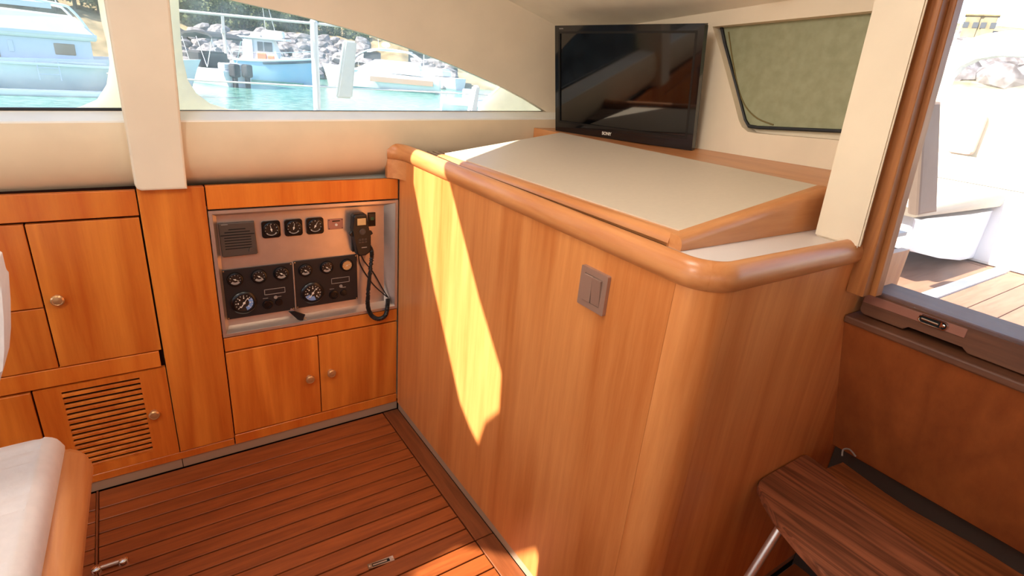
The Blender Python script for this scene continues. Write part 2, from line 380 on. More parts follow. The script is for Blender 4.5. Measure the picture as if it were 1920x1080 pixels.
# white sill and vinyl band below
k = B(); hexa(k, [(-2.4, 1.815, zs(-2.4) - .012), (1.53, 1.815, zs(1.53) - .012), (1.53, 1.90, zs(1.53)), (-2.4, 1.90, zs(-2.4)), (-2.4, 1.815, zs(-2.4) + .001), (1.53, 1.815, zs(1.53) + .001), (1.53, 1.90, zs(1.53) + .018), (-2.4, 1.90, zs(-2.4) + .018)])
struct('trim_3', k, M['sill'], 'bright white window sill running under both side windows', 'sill')
k = B(); prof = [(1.818, None), (1.808, -.012), (1.802, -.05), (1.802, -.09), (1.808, -.12), (1.822, -.15), (1.845, -.172), (1.87, -.19), (1.90, -.20), (1.90, 0)]
ra, rb = [], []
for y, dz in prof:
    dz = 0 if dz is None else dz
    ra.append(k.verts.new((-2.4, y, zs(-2.4) + dz))); rb.append(k.verts.new((1.535, y, zs(1.535) + dz)))
for i in range(len(ra)): j = (i + 1) % len(ra); k.faces.new((ra[i], rb[i], rb[j], ra[j]))
k.faces.new(ra[::-1]); k.faces.new(rb)
struct('trim_4', k, M['creamband'], 'curved cream padded band between the sill and the wooden cabinets', 'band', smooth=True)
# pillar
p1, p2, p3, p4 = at(254, 357, 'y', 1.775), at(351, 350, 'y', 1.775), at(318, 0, 'y', 1.775), at(195, 0, 'y', 1.775)
zt = 1.83
def ext(a, b, z): t = (z - a.z) / (b.z - a.z); return a + (b - a) * t
q3, q4 = ext(p2, p3, zt), ext(p1, p4, zt); r = .014
pl = [(p1.x + r, 1.775, .9475), (p2.x, 1.775, .9475), (q3.x, 1.775, q3.z), (q4.x, 1.775, q4.z), (p1.x, 1.775, .9475 + r * 1.2), (p1.x + r * .3, 1.775, .9475 + r * .35)]
k = B(); prism(k, pl, (0, .14, 0), .006, 2)
struct('trim_5', k, M['cream'], 'tapering cream pillar between the two side windows', 'pillar')

# ---- aft bulkhead with the frosted window
def X(px, py, x=XB): return at(px, py, 'x', x)
o1, o4 = X(1336, 50), X(1392, 242)
hb = [(XB, o1.y, o1.z)] + [(XB, X(a, b).y, X(a, b).z) for a, b in ((1350, 95), (1368, 160), (1380, 205), (1385, 225), (1391, 238), (1402, 247), (1420, 250))] + [(XB, X(1572, 263).y, X(1572, 263).z), (XB, .635, X(1572, 263).z + .005), (XB, .635, X(1640, 20).z + .01), (XB, X(1640, 20).y, X(1640, 20).z)]
k = B(); slab(k, [(XB, .615, .3), (XB, 1.95, .3), (XB, 1.95, 1.75), (XB, .615, 1.75)], [hb], (.05, 0, 0))
struct('wall_aft', k, M['cream'], 'cream aft bulkhead behind the television, with a recessed frosted window')
k = B(); box(k, (XB + .045, .62, 1.15), (XB + .049, 1.35, 1.62)); bk_ = k; gl_ = [X(a, b, XB + .034) for a, b in ((1352, 46), (1360, 85), (1380, 160), (1397, 225), (1404, 236), (1420, 239), (1580, 246), (1600, 248), (1660, 14), (1640, 16))]; k = B(); prism(k, gl_, (.005, 0, 0)); wf = struct('window_3', k, M['frost'], 'green-grey frosted window pane in the bulkhead, right of the television', 'window')
g1 = [X(1352, 46, XB + .03), X(1360, 85, XB + .03), X(1380, 160, XB + .03), X(1397, 225, XB + .03), X(1404, 236, XB + .03), X(1420, 239, XB + .03), X(1580, 246, XB + .03)]
obj('window_flange', bk_, M['cream'], wf); k = B(); tube(k, g1, .005, 6); obj('window_seal', k, M['gasket'], wf)
g2 = [X(a, b, XB + .032) for a, b in ((1366, 60), (1373, 110), (1384, 165), (1398, 200), (1420, 222), (1450, 234))]
k = B(); tube(k, spline(g2, 4), .0022, 5); obj('stain_ring', k, M['stain'], wf)

# column and sliding-door jamb
k = B(); hexa(k, [(1.24, .597, 1.055), (1.24, .499, 1.055), (XB, .60, 1.055), (XB, .64, 1.055), (1.24, .622, 1.66), (1.24, .531, 1.66), (XB, .64, 1.66), (XB, .68, 1.66)])
bmesh.ops.bevel(k, geom=k.edges[:], offset=.004, segments=2, affect='EDGES')
struct('trim_6', k, M['cream'], 'plain cream column beside the sliding door, right of the frosted window', 'column')
def jpiece(nm, x0, top, mid, side, m, label=None, parent=None):
    """upright strip: its front face spans px top[0]..top[1] at row 0 and mid[0]..mid[1] at row 340"""
    def yl(i, z):
        a, b = at(top[i], 0, 'x', x0), at(mid[i], 340, 'x', x0); return b.y + (a.y - b.y) * (z - b.z) / (a.z - b.z)
    x1 = at(side, 0, 'y', yl(1, 1.52)).x
    z0, z1 = .95, 1.72
    k = B(); hexa(k, [(x0, yl(0, z0), z0), (x0, yl(1, z0), z0), (x1, yl(1, z0), z0), (x1, yl(0, z0), z0), (x0, yl(0, z1), z1), (x0, yl(1, z1), z1), (x1, yl(1, z1), z1), (x1, yl(0, z1), z1)])
    bmesh.ops.bevel(k, geom=k.edges[:], offset=.0015, segments=1, affect='EDGES')
    return obj(nm, k, m, parent), x1, yl(1, .99)
d1 = thing('door_1', 'sliding cockpit door with oiled wooden jamb and dark bottom rail', 'door', (1.30, .45, .89)); d1['kind'] = 'structure'
_, xa, ya = jpiece('jamb', 1.27, (1730, 1768), (1640, 1676), 1782, M['jamb'], parent=d1)
_, xb, yb = jpiece('jamb', xa + .002, (1770, 1795), (1680, 1701), 1809, M['jamb'], parent=d1)
k = B(); box(k, (xb + .004, -1.2, .945), (xb + .010, yb + .03, 1.72)); obj('door_glass', k, M['panedoor'], d1)
# bottom rail with a finger notch
xs_, n0, n1 = 1.345, at(1695, 620, 'x', 1.345).y, at(1809, 660, 'x', 1.345).y
rail = [(.500, .900), (.4965, .8935), (.489, .889), (n0 + .004, .889), (n0 - .004, .901), (n1 + .006, .901), (n1 - .004, .889), (-1.2, .889), (-1.2, .951), (.500, .951)]
k = B(); prism(k, [(xs_, y, z) for y, z in rail], (.055, 0, 0), .002, 1); obj('bottom_rail', k, M['sash'], d1)
a, b = at(1616, 545, 'x', xs_), at(1818, 612, 'x', xs_)
k = B(); box(k, (xs_ - .002, b.y, .918), (xs_ + .002, .4975, .938), .0008, 1); plate = obj('latch_plate', k, mat('rail_latch_plate', (150, 100, 84), .35, metal=.1), d1)
c0, c1 = at(1727, 587, 'x', xs_).y, at(1781, 605, 'x', xs_).y
lz = .928
ring = [(xs_ - .004, y, z) for y, z in rrect(c1, c0, lz - .0085, lz + .0085, .008, 4)]
k = B(); tube(k, ring + ring[:1], .0016, 6, False); box(k, (xs_ - .0045, c1 + .010, lz - .005), (xs_ - .002, c1 + .013, lz + .006)); tube(k, [(xs_ - .0035, c0 - .005, lz), (xs_ - .0035, c1 + .016, lz - .001)], .002, 6); lathe(k, [(.0035, 0), (.0035, .003), (0, .004)], (xs_ - .002, c1 + .007, lz), (-1, 0, 0), 10)
obj('latch', k, M['chrome'], plate, smooth=True)
k = B(); prism(k, [(xs_ - .0025, y, z) for y, z in rrect(c1, c0, lz - .008, lz + .008, .0075, 4)], (.001, 0, 0)); obj('latch_recess', k, M['dark'], plate)
k = B(); box(k, (1.402, -1.2, .8865), (1.47, .498, .944)); obj('sill_block', k, M['sash'], d1)
# ledge and lower panel below the door
k = B(); box(k, (1.308, -1.2, .868), (1.47, .511, .886), .004, 2); struct('trim_7', k, M['sash'], 'narrow dark wooden ledge under the sliding door rail', 'ledge')
k = B(); hexa(k, [(1.318, .514, .868), (1.318, -1.2, .868), (1.345, -1.2, .868), (1.345, .514, .868), (1.508, .514, .452), (1.508, -1.2, .452), (1.535, -1.2, .452), (1.535, .514, .452)])
struct('trim_8', k, M['panel'], 'slanted reddish wooden panel under the ledge, behind the step', 'panel')
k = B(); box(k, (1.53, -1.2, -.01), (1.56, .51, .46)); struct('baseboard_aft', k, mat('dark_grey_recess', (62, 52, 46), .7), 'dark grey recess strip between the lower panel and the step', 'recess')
# rest of the cabin (behind and beside the photographer)
k = B(); slab(k, [(-2.4, -1.8, -.05), (1.6, -1.8, -.05), (1.6, -1.8, 2.3), (-2.4, -1.8, 2.3)], [[(-2.2, -1.8, 1.25), (.9, -1.8, 1.25), (.7, -1.8, 1.65), (-2.2, -1.8, 1.8)]], (0, -.04, 0)); struct('wall_right', k, M['cream'], 'cream side wall with a long window, behind the camera')
k = B(); slab(k, [(-2.4, -1.8, -.05), (-2.4, 1.95, -.05), (-2.4, 1.95, 2.3), (-2.4, -1.8, 2.3)], [[(-2.4, -1.6, 1.0), (-2.4, 1.7, 1.0), (-2.4, 1.7, 1.55), (-2.4, -1.6, 1.55)]], (-.04, 0, 0)); struct('wall_front', k, M['cream'], 'cream front wall with the windscreen opening, behind the camera')

gc = thing('light_blocking_counter', 'added light-blocking counter with pale worktop on the side behind the camera', 'counter', (.9, -.95, 0))  # unseen counter, added to keep low light off the cabinet's end panel
k = B(); box(k, (-.1, -1.55, 0), (1.50, -.42, .90), .01, 2); obj('counter_body', k, M['cab'], gc)
k = B(); box(k, (-.12, -1.56, .902), (1.52, -.40, .93), .006, 2); obj('worktop', k, M['panel'], gc)

# =================================================================== LEFT CABINETS
def panel(nm, x0, x1, z0, z1, m, parent, y0=YF, t=.018, g=.0018, b=.0012):
    k = B(); box(k, (x0 + g, y0, z0 + g), (x1 - g, y0 + t, z1 - g), b, 1); return obj(nm, k, m, parent)
def knob(x, z, parent, y=YF, r=.0155):
    k = B(); lathe(k, [(r * .75, 0), (r * .62, .006), (r * .7, .010), (r, .013), (r, .017), (r * .75, .020), (r * .7, .0195), (r * .3, .021), (0, .0212)], (x, y, z), (0, -1, 0), 20)
    return obj('knob', k, M['brass'], parent, smooth=True)
def carcass(x0, x1, z0, z1, parent, y1=1.86, m=None):
    k = B(); box(k, (x0 + .0005, YF + .0185, z0), (x1 - .0005, y1, z1)); return obj('carcass', k, m or M['carcass'], parent)
c1 = thing('cabinet', 'orange wooden cabinet at far left with a top cupboard door and louvred lower door', 'cabinet', (-.45, 1.83, .036))
carcass(-1.1, .009, .036, .944, c1)
panel('top_rail', -1.1, .009, .871, .945, M['cabx'], c1)
dr = panel('door', -.240, .0075, .449, .868, M['cab'], c1); knob(-.208, .657, dr)
panel('door', -.60, -.240, .635, .868, M['cab'], c1); panel('door', -.60, -.240, .449, .635, M['cab'], c1)
panel('middle_rail', -1.1, .0, .392, .449, M['cabx'], c1)
# louvred door: frame with slot openings and slats
lx0, lx1, lz0, lz1 = -.312, .0095, .064, .388; sx0, sx1, sz0, sz1 = -.250, -.062, .094, .370
k = B(); slab(k, [(lx0 + .0018, YF, lz0), (lx1 - .0018, YF, lz0), (lx1 - .0018, YF, lz1), (lx0 + .0018, YF, lz1)], [[(sx0, YF, sz0), (sx1, YF, sz0), (sx1, YF, sz1), (sx0, YF, sz1)]], (0, .016, 0))
ld = obj('louvred_door', k, M['cab'], c1); knob(-.042, .236, ld)
NS = 15; pit = (sz1 - sz0) / NS
for i in range(NS):
    z = sz1 - (i + .62) * pit - pit * .12
    k = B(); box(k, (sx0 - .001, YF + .0008, z - pit * .26), (sx1 + .001, YF + .009, z + pit * .28), .0006, 1)
    obj('slat', k, M['cab'], ld)
k = B(); box(k, (sx0 - .01, YF + .0162, sz0 - .01), (sx1 + .01, YF + .0182, sz1 + .01)); obj('slot_shade_sheet', k, M['dark'], ld)  # black sheet painting in the shade behind the louvre slots
panel('door', -.62, -.3135, .064, .388, M['cab'], c1)
k = B(); box(k, (-1.1, YF, .036), (.172, YF + .018, .0625), .001, 1); bb = obj('bottom_rail', k, M['cabx'], c1)

c2 = thing('tall_panel', 'tall plain orange wooden panel below the pillar, between the louvred cabinet and the instruments', 'panel', (.09, 1.83, .036))
k = B(); box(k, (.0105, YF - .002, .066), (.1735, YF + .018, .947), .0015, 1); obj('front_board', k, M['cab'], c2); carcass(.01, .174, .036, .93, c2)

c3 = thing('cabinet', 'orange wooden cabinet in the corner housing the instruments, with two small doors below', 'cabinet', (.47, 1.83, .036))
panel('top_rail', .1755, .774, .876, .9495, M['cabx'], c3)
panel('middle_rail', .1755, .774, .401, .4525, M['cabx'], c3)
da = panel('door', .1755, .4740, .0755, .3985, M['cab'], c3); knob(.436, .237, da)
db = panel('door', .4740, .774, .0755, .3985, M['cab'], c3); knob(.513, .242, db)
k = B(); box(k, (.1755, YF, .036), (.774, YF + .018, .073), .001, 1); obj('bottom_rail', k, M['cabx'], c3)
k = B(); box(k, (.175, YF + .0185, .036), (.774, 1.86, .440)); obj('carcass', k, M['carcass'], c3); k = B(); box(k, (.175, YF + .0185, .884), (.774, 1.86, .94)); obj('carcass', k, M['carcass'], c3)
for i, (a, b) in enumerate(((-1.1, .0105), (.0125, .7765))):
    k = B(); box(k, (a, YF + .004, 0), (b, YF + .014, .0355)); struct('baseboard_left', k, M['toe'], ('grey toe-kick strip under the louvred cabinet', 'grey toe-kick strip under the corner cabinet')[i], 'toe kick')

# ---- instrument console (recessed steel box with splayed sides)
IC = thing('instrument_console', 'brushed steel instrument console recessed into the corner cabinet', 'console', (.47, 1.80, .456))
YP = 1.838
ox0, ox1, oz0, oz1 = .1765, .7715, .456, .8735; fw = .010
ix0, ix1, iz0, iz1 = .200, .733, .478, .848
k = B(); slab(k, [(ox0, YF - .003, oz0), (ox1, YF - .003, oz0), (ox1, YF - .003, oz1), (ox0, YF - .003, oz1)], [[(ox0 + fw, YF - .003, oz0 + fw), (ox1 - fw, YF - .003, oz0 + fw), (ox1 - fw, YF - .003, oz1 - fw), (ox0 + fw, YF - .003, oz1 - fw)]], (0, .006, 0))
obj('frame', k, M['steel'], IC)
k = B(); A_ = [(ox0 + fw, YF, oz0 + fw), (ox1 - fw, YF, oz0 + fw), (ox1 - fw, YF, oz1 - fw), (ox0 + fw, YF, oz1 - fw)]; I_ = [(ix0, YP, iz0), (ix1, YP, iz0), (ix1, YP, iz1), (ix0, YP, iz1)]
va = [k.verts.new(p) for p in A_]; vi = [k.verts.new(p) for p in I_]; vb = [k.verts.new((p[0], YF + .055, p[2])) for p in A_]
for i in range(4): j = (i + 1) % 4; k.faces.new((va[i], va[j], vi[j], vi[i])); k.faces.new((va[j], va[i], vb[i], vb[j]))
k.faces.new(vi); k.faces.new(vb)
obj('back_plate', k, M['steel'], IC)
def gauge(cx, cz, r, parent, yb=YP, ang=-40, square=False, dial='dial', big=False, arcm=False):
    """round gauge facing the cabin: bezel part with dial, printed marks and needle as sub-parts"""
    k = B()
    if square:
        s = r * 1.14; prism(k, [(x, yb, z) for x, z in rrect(cx - s, cx + s, cz - s, cz + s, s * .28, 5)], (0, -.007, 0), .0012, 1)
        lathe(k, [(r, .007), (r, .0095), (r * .86, .0105), (r * .84, .0075)], (cx, yb, cz), (0, -1, 0), 28)
    else:
        lathe(k, [(r * 1.18, 0), (r * 1.18, .004), (r * 1.08, .0075), (r * .9, .0085), (r * .86, .005)], (cx, yb, cz), (0, -1, 0), 28)
    g = obj('tachometer' if big else 'gauge', k, M['bez'], parent, smooth=True)
    yd = yb - (.0078 if square else .0052)
    k = B(); lathe(k, [(r * .87, 0), (0, .0003)], (cx, yd, cz), (0, -1, 0), 28); obj('dial', k, M[dial], g)
    k = B(); nt_ = 13 if big else 9
    for i in range(nt_):
        a = math.radians(225 - 270 * i / (nt_ - 1)); c, s = math.cos(a), math.sin(a); w = r * .028
        r0, r1 = (.66, .8) if i % 2 == 0 else (.72, .8)
        d = Vector((c, 0, s)); e = Vector((-s, 0, c)) * w; o = Vector((cx, yd - .0007, cz))
        vs = [k.verts.new(o + d * r * r0 - e), k.verts.new(o + d * r * r1 - e), k.verts.new(o + d * r * r1 + e), k.verts.new(o + d * r * r0 + e)]; k.faces.new(vs)
        if big and i % 2 == 0:
            o2 = o + d * r * .53; q = r * .05; k.faces.new([k.verts.new(o2 + Vector(v)) for v in ((-q, 0, -q * 1.4), (q, 0, -q * 1.4), (q, 0, q * 1.4), (-q, 0, q * 1.4))])
    obj('scale_marks', k, M['mark'], g)
    k = B(); a = math.radians(ang); d = Vector((math.cos(a), 0, math.sin(a))); e = Vector((-d.z, 0, d.x)); o = Vector((cx, yd - .0012, cz)) - d * r * .55 * (1 if big else .5)
    tip = Vector((cx, yd - .0012, cz)) + d * r * .62
    k.faces.new([k.verts.new(p) for p in (o - e * r * .05, tip - e * r * .015, tip + e * r * .015, o + e * r * .05)]); lathe(k, [(r * .12, 0), (r * .12, .001), (0, .0015)], (cx, yd - .0008, cz), (0, -1, 0), 12)
    obj('needle', k, M['mark'], g)
    if arcm is not False:
        k = B(); a0, a1, ri, m_ = arcm; pts = []
        for i in range(9): a = math.radians(a0 + (a1 - a0) * i / 8); pts.append((cx + r * .82 * math.cos(a), yd - .0005, cz + r * .82 * math.sin(a)))
        for i in range(9): a = math.radians(a1 + (a0 - a1) * i / 8); pts.append((cx + r * ri * math.cos(a), yd - .0005, cz + r * ri * math.sin(a)))
        k.faces.new([k.verts.new(p) for p in pts]); obj('dial_band', k, M[m_], g)
    return g
for x, an in ((.352, 100), (.421, 80), (.490, 60)): gauge(x, .7945, .0245, IC, ang=an, square=True, arcm=(215, 325, .70, 'grey'))
# speaker
k = B(); prism(k, [(x, YP, z) for x, z in ((.2015, .8270), (.303, .8265), (.3065, .722), (.302, .7185), (.207, .7175), (.2035, .721))], (0, -.012, 0), .003, 2)
sp = obj('speaker', k, M['spk'], IC)
for i in range(8):
    w = .022 + .012 * min(i, 3) if i < 3 else .036; z = .806 - i * .0088
    k = B(); box(k, (.250 - w, YP - .0128, z - .0014), (.254 + w, YP - .011, z + .0012)); obj('grille_slot', k, M['dark'], sp)
k = B(); lathe(k, [(.0095, 0), (.009, .004), (0, .0045)], (.2885, YP - .011, .735), (0, -1, 0), 16); obj('volume_knob', k, M['spk'], sp, smooth=True)
k = B(); box(k, (.2095, YP - .0126, .8215), (.2275, YP - .0118, .8235)); obj('maker_mark', k, M['grey'], sp)
# socket plate, green rocker
k = B(); box(k, (.534, YP - .003, .776), (.585, YP, .812), .001, 1); so_ = obj('socket_plate', k, M['socket'], IC)
k = B(); lathe(k, [(.0045, 0), (.0045, .003), (0, .0035)], (.561, YP - .003, .792), (0, -1, 0), 12); obj('indicator_lamp', k, M['mark'], so_)
k = B(); box(k, (.548, YP - .0036, .803), (.574, YP - .0028, .807)); obj('plate_print', k, M['bez'], so_)
for x, z in ((.5375, .7795), (.5815, .8085), (.5375, .8085), (.5815, .7795)): k = B(); lathe(k, [(.0017, 0), (.0012, .001), (0, .001)], (x, YP - .003, z), (0, -1, 0), 8); obj('screw', k, M['bez'], so_)
k = B(); box(k, (.673, YP - .006, .776), (.700, YP, .826), .001, 1); ro = obj('rocker_housing', k, M['bez'], IC)
k = B(); hexa(k, [(.677, YP - .006, .781), (.696, YP - .006, .781), (.696, YP - .009, .802), (.677, YP - .009, .802), (.677, YP - .0055, .7815), (.696, YP - .0055, .7815), (.696, YP - .006, .821), (.677, YP - .006, .821)]); obj('rocker', k, M['bez'], ro)
k = B(); box(k, (.681, YP - .0095, .800), (.692, YP - .0075, .810)); obj('rocker_light', k, M['green'], ro)

# ---- the two engine instrument panels
def engpanel(x0, x1, z0, z1, label, g3, tach, disp, key, band, dials, angs, ring=.0205):
    t = thing('engine_panel', label, 'gauge panel', ((x0 + x1) / 2, YP, z0), 'engine gauge panels on the console')
    yb = YP - .006
    k = B(); box(k, (x0, yb, z0), (x1, YP - .0003, z1), .001, 1); obj('panel_plate', k, M['blackpanel'], t)
    for (x, z), dl, an in zip(g3, dials, angs): gauge(x, z, ring, t, yb, an, dial=dl, arcm=(215, 320, .45, 'grey') if dl == 'dial' else False)
    gauge(tach[0], tach[1], .0335, t, yb, 55, big=True, arcm=band)
    ax, az, bx, bz = disp
    ring_ = [(x, yb - .0006, z) for x, z in ((ax, bz), (bx, bz), (bx, az), (ax, az))]
    k = B(); w = .0009
    for (p, q) in zip(ring_, ring_[1:] + ring_[:1]): box(k, (min(p[0], q[0]) - w, yb - .001, min(p[2], q[2]) - w), (max(p[0], q[0]) + w, yb - .0001, max(p[2], q[2]) + w))
    obj('display_outline', k, M['grey'], t)
    cx = (ax + bx) / 2 + .001; k = B(); lathe(k, [(.0058, 0), (.0058, .0015), (.0038, .0015), (.0038, .0004)], (cx, yb, az - .0135), (0, -1, 0), 16); obj('push_button_ring', k, M['grey'], t)
    k = B(); lathe(k, [(.017, 0), (.016, .004), (.011, .005), (.010, .003), (0, .003)], (key[0], yb, key[1]), (0, -1, 0), 24); kl = obj('key_switch', k, M['bez'], t, smooth=True)
    k = B(); lathe(k, [(.012, 0), (.011, .004), (0, .005)], (key[0] + .035, yb, key[1] + .002), (0, -1, 0), 20); obj('stop_button', k, M['bez'], t, smooth=True)
    for dx in (-.006, .036): k = B(); box(k, (key[0] + dx - .008, yb - .0006, key[1] + .0215), (key[0] + dx + .008, yb, key[1] + .0233)); obj('printed_caption', k, M['grey'], t)
    for x in (x0 + .004, x1 - .004):
        for z in (z0 + .004, z1 - .004): k = B(); lathe(k, [(.0026, 0), (.002, .0012), (0, .0014)], (x, yb, z), (0, -1, 0), 10); obj('screw', k, M['brass'], t)
    return t
engpanel(.1975, .4085, .503, .674, 'left black engine gauge panel, blue arc at the right of its tachometer', ((.232, .640), (.303, .641), (.372, .6415)), (.251, .556), (.316, .572, .380, .590), (.323, .537), (-75, 35, .45, 'blueglint'), ('dial', 'dial', 'dial'), (-25, -35, -30))
engpanel(.4135, .6300, .505, .677, 'black engine gauge panel on the right, with one glaring dial at its top corner', ((.450, .6425), (.522, .6435), (.592, .643)), (.470, .556), (.537, .579, .600, .598), (.543, .537), (200, 290, .35, 'blueglint'), ('dial', 'dial', 'dialw'), (-30, -35, 20), .0195)
k = B(); tube(k, [(.4110, YP - .007, .673), (.4110, YP - .007, .505)], .0022, 8); tag(obj('divider_rod', k, M['steel']), 'thin vertical steel rod between the two engine gauge panels', 'rod')

# key with black tag
kt = thing('ignition_key', 'ignition key with a black tag hanging below the left gauge panel', 'key', (.412, YP - .03, .480))
k = B(); tube(k, [(.396, YP - .006, .505), (.402, YP - .020, .503)], .0045, 10); obj('key_head', k, M['socket'], kt)
k = B(); prism(k, [(.384, YP - .018, .504), (.402, YP - .024, .506), (.436, YP - .030, .488), (.425, YP - .03, .462), (.410, YP - .026, .472)], (0, .004, 0), .001, 1); obj('tag', k, M['blackp'], kt)
k = B(); tube(k, [(.430, YP - .028, .477), (.446, YP - .022, .462), (.455, YP - .02, .455)], .0014, 6); obj('key_string', k, M['brass'], kt)

# ---- VHF handset with coiled cord
HS = thing('radio_handset', 'black marine radio handset with small screen clipped on the steel console', 'radio', (.638, YP, .680))
yh = YP - .010
k = B(); prism(k, [(x, yh, z) for x, z in ((.607, .826), (.613, .833), (.648, .834), (.656, .829), (.660, .790), (.668, .752), (.670, .700), (.662, .690), (.650, .683), (.628, .682), (.618, .690), (.612, .740), (.606, .780))], (0, -.034, 0), .006, 2); obj('body', k, M['blackp'], HS)
k = B(); box(k, (.620, YP - .0451, .795), (.651, YP - .043, .820), .001, 1); obj('screen', k, M['lcd'], HS)
k = B(); box(k, (.617, YP - .0448, .792), (.654, YP - .0435, .823), .001, 1); obj('screen_surround', k, M['bez'], HS)
k = B(); prism(k, [(x, yh - .012, z) for x, z in ((.596, .765), (.604, .773), (.612, .773), (.612, .752), (.600, .756))], (0, -.012, 0), .002, 1); obj('cradle_ear', k, M['blackp'], HS); k = B(); prism(k, [(x, yh - .012, z) for x, z in ((.664, .770), (.675, .768), (.680, .758), (.672, .752), (.664, .754))], (0, -.012, 0), .002, 1); obj('cradle_ear', k, M['blackp'], HS)
k = B(); lathe(k, [(.011, 0), (.011, .003), (.008, .0035), (.007, .002), (0, .0035)], (.638, YP - .0435, .772), (0, -1, 0), 18); obj('round_key', k, M['spk'], HS, smooth=True)
for i in range(3):
    for j in range(3): k = B(); box(k, (.624 + i * .0105, YP - .0455, .743 - j * .0), (.632 + i * .0105, YP - .0435, .747)) if j == 0 else box(k, (.624 + i * .0105, YP - .0455, .752 - j * .008 - .004), (.632 + i * .0105, YP - .0435, .752 - j * .008)); obj('button', k, M['spk'], HS)
k = B(); box(k, (.634, YP - .0447, .713), (.653, YP - .0438, .716)); obj('maker_mark', k, M['grey'], HS)
k = B(); box(k, (.612, YP - .011, .690), (.664, YP, .810), .002, 1); obj('cradle', k, M['blackp'], HS)
def YA(px, py, y=1.80): p = at(px, py, 'y', y); return p
path = spline([YA(692, 462, 1.806), YA(697, 475, 1.80), YA(694, 510, 1.79), YA(690, 550, 1.788), YA(690, 575, 1.785), YA(697, 592, 1.782), YA(710, 598, 1.782), YA(722, 592, 1.785), YA(726, 578, 1.80), YA(727, 561, 1.82)], 40)
hel = []; L_ = 0; up_ = Vector((0, 1, 0)); rr = .0066
for i, p in enumerate(path):
    t = (path[min(i + 1, len(path) - 1)] - path[max(i - 1, 0)]).normalized(); s = t.cross(up_).normalized(); u = s.cross(t)
    if i: L_ += (p - path[i - 1]).length
    a = L_ / .0042 * 2 * PI; hel.append(p + (u * math.cos(a) + s * math.sin(a)) * rr)
fine = spline(hel, 3)
k = B(); tube(k, fine, .0022, 5); tube(k, path[::4], .0058, 8); obj('coiled_cord', k, M['blackp'], HS, smooth=True)
k = B(); tube(k, spline([(.632, YP - .015, .690), (.640, YP - .01, .64), (.672, YP - .006, .58), (.700, YP - .006, .54), (.738, 1.82, .500)], 8), .0022, 6); tube(k, spline([(.640, YP - .015, .690), (.652, YP - .012, .655), (.690, YP - .008, .60), (.720, YP - .01, .54), (.742, 1.82, .497)], 8), .0022, 6); obj('thin_cables', k, M['blackp'], HS, smooth=True)

# =================================================================== LARGE CABINET
BC = thing('large_cabinet', 'large waist-high tan-veneered cabinet with rounded corner and wooden nosing', 'cabinet', (1.1, 1.1, 0))
RC = .07; CX, CY = XF + RC, .512 + RC
k = B(); box(k, (XF, CY + .0006, .034), (XF + .018, 1.80, 1.016)); obj('front_panel', k, M['big'], BC)
def cornerpts(rad, n=10): return [(CX - rad * math.cos(PI / 2 * i / n), CY - rad * math.sin(PI / 2 * i / n)) for i in range(n + 1)]
o_ = cornerpts(RC); i_ = cornerpts(RC - .018)[::-1]
k = B(); prism(k, [(x, y, .034) for x, y in o_ + i_], (0, 0, .982)); obj('corner_panel', k, M['big'], BC, smooth=True)
k = B(); box(k, (CX + .0006, .512, .034), (1.545, .530, 1.016)); obj('end_panel', k, M['big'], BC)
k = B(); box(k, (XF + .004, CY, 0), (XF + .012, 1.80, .0335)); prism(k, [(x, y, 0) for x, y in cornerpts(RC - .004) + cornerpts(RC - .012)[::-1]], (0, 0, .0335)); box(k, (CX, .516, 0), (1.545, .524, .0335)); obj('toe_kick', k, M['toe'], BC)
# nosing swept round the top edge
prof = [(.002, 1.0165), (-.003, 1.0170), (-.007, 1.021), (-.0105, 1.029), (-.0115, 1.038), (-.0095, 1.048), (-.005, 1.057), (.001, 1.0635), (.008, 1.0675), (.015, 1.068), (.021, 1.065), (.0245, 1.060), (.025, 1.054), (.025, 1.040), (.017, 1.040), (.017, 1.0165)]
path = []
c2 = (XF - .075, 1.745)
for i in range(9): a = math.radians(62 - 62 * i / 8); path.append(((c2[0] + .075 * math.cos(a), c2[1] + .075 * math.sin(a)), (math.cos(a), math.sin(a))))
for y in (1.5, 1.2, .9, .7): path.append(((XF, y), (1, 0)))
for i in range(13): a = PI / 2 * i / 12; path.append(((CX - RC * math.cos(a), CY - RC * math.sin(a)), (math.cos(a), math.sin(a))))
for x in (1.0, 1.15, 1.285): path.append(((x, .512), (0, 1)))
path.append(((1.297, .514), (-.25, .97))); path.append(((1.304, .520), (-.6, .8)))
def sweep(path, prof):
    k = B(); rings = []
    for (x, y), (nx, ny) in path: rings.append([k.verts.new((x + nx * u, y + ny * u, z)) for u, z in prof])
    for a, b in zip(rings, rings[1:]):
        for i in range(len(prof)): j = (i + 1) % len(prof); k.faces.new((a[i], b[i], b[j], a[j]))
    k.faces.new(rings[0]); k.faces.new(rings[-1][::-1]); return k
obj('nosing', sweep(path[:20], prof), M['trimwood'], BC, smooth=True); obj('nosing', sweep(path[19:], prof), M['trimx'], BC, smooth=True)
k = B(); pts = [p[0] for p in path[:9]]; prism(k, [(x, y, .951) for x, y in pts + [(XF + .018, 1.745), (XF + .018, 1.83), (pts[0][0], 1.83)]], (0, 0, .066)); obj('corner_block', k, M['trimwood'], BC, smooth=True)
k = B(); prism(k, [(x, y, 1.046) for x, y in [(1.545, .53), (1.545, 1.62), (XF + .022, 1.62)] + cornerpts(RC - .022)], (0, 0, .009)); obj('white_shelf', k, M['shelfwhite'], BC)
k = B(); box(k, (XF + .024, .66, 1.0552), (.836, 1.619, 1.0562)); obj('gap_shade_strip', k, M['seam'], BC)  # dark strip laid over the white shelf as painted shade in the gap
k = B(); box(k, (XF + .018, 1.62, 1.015), (1.52, 1.865, 1.022)); obj('shelf_recess', k, M['bez'], BC)
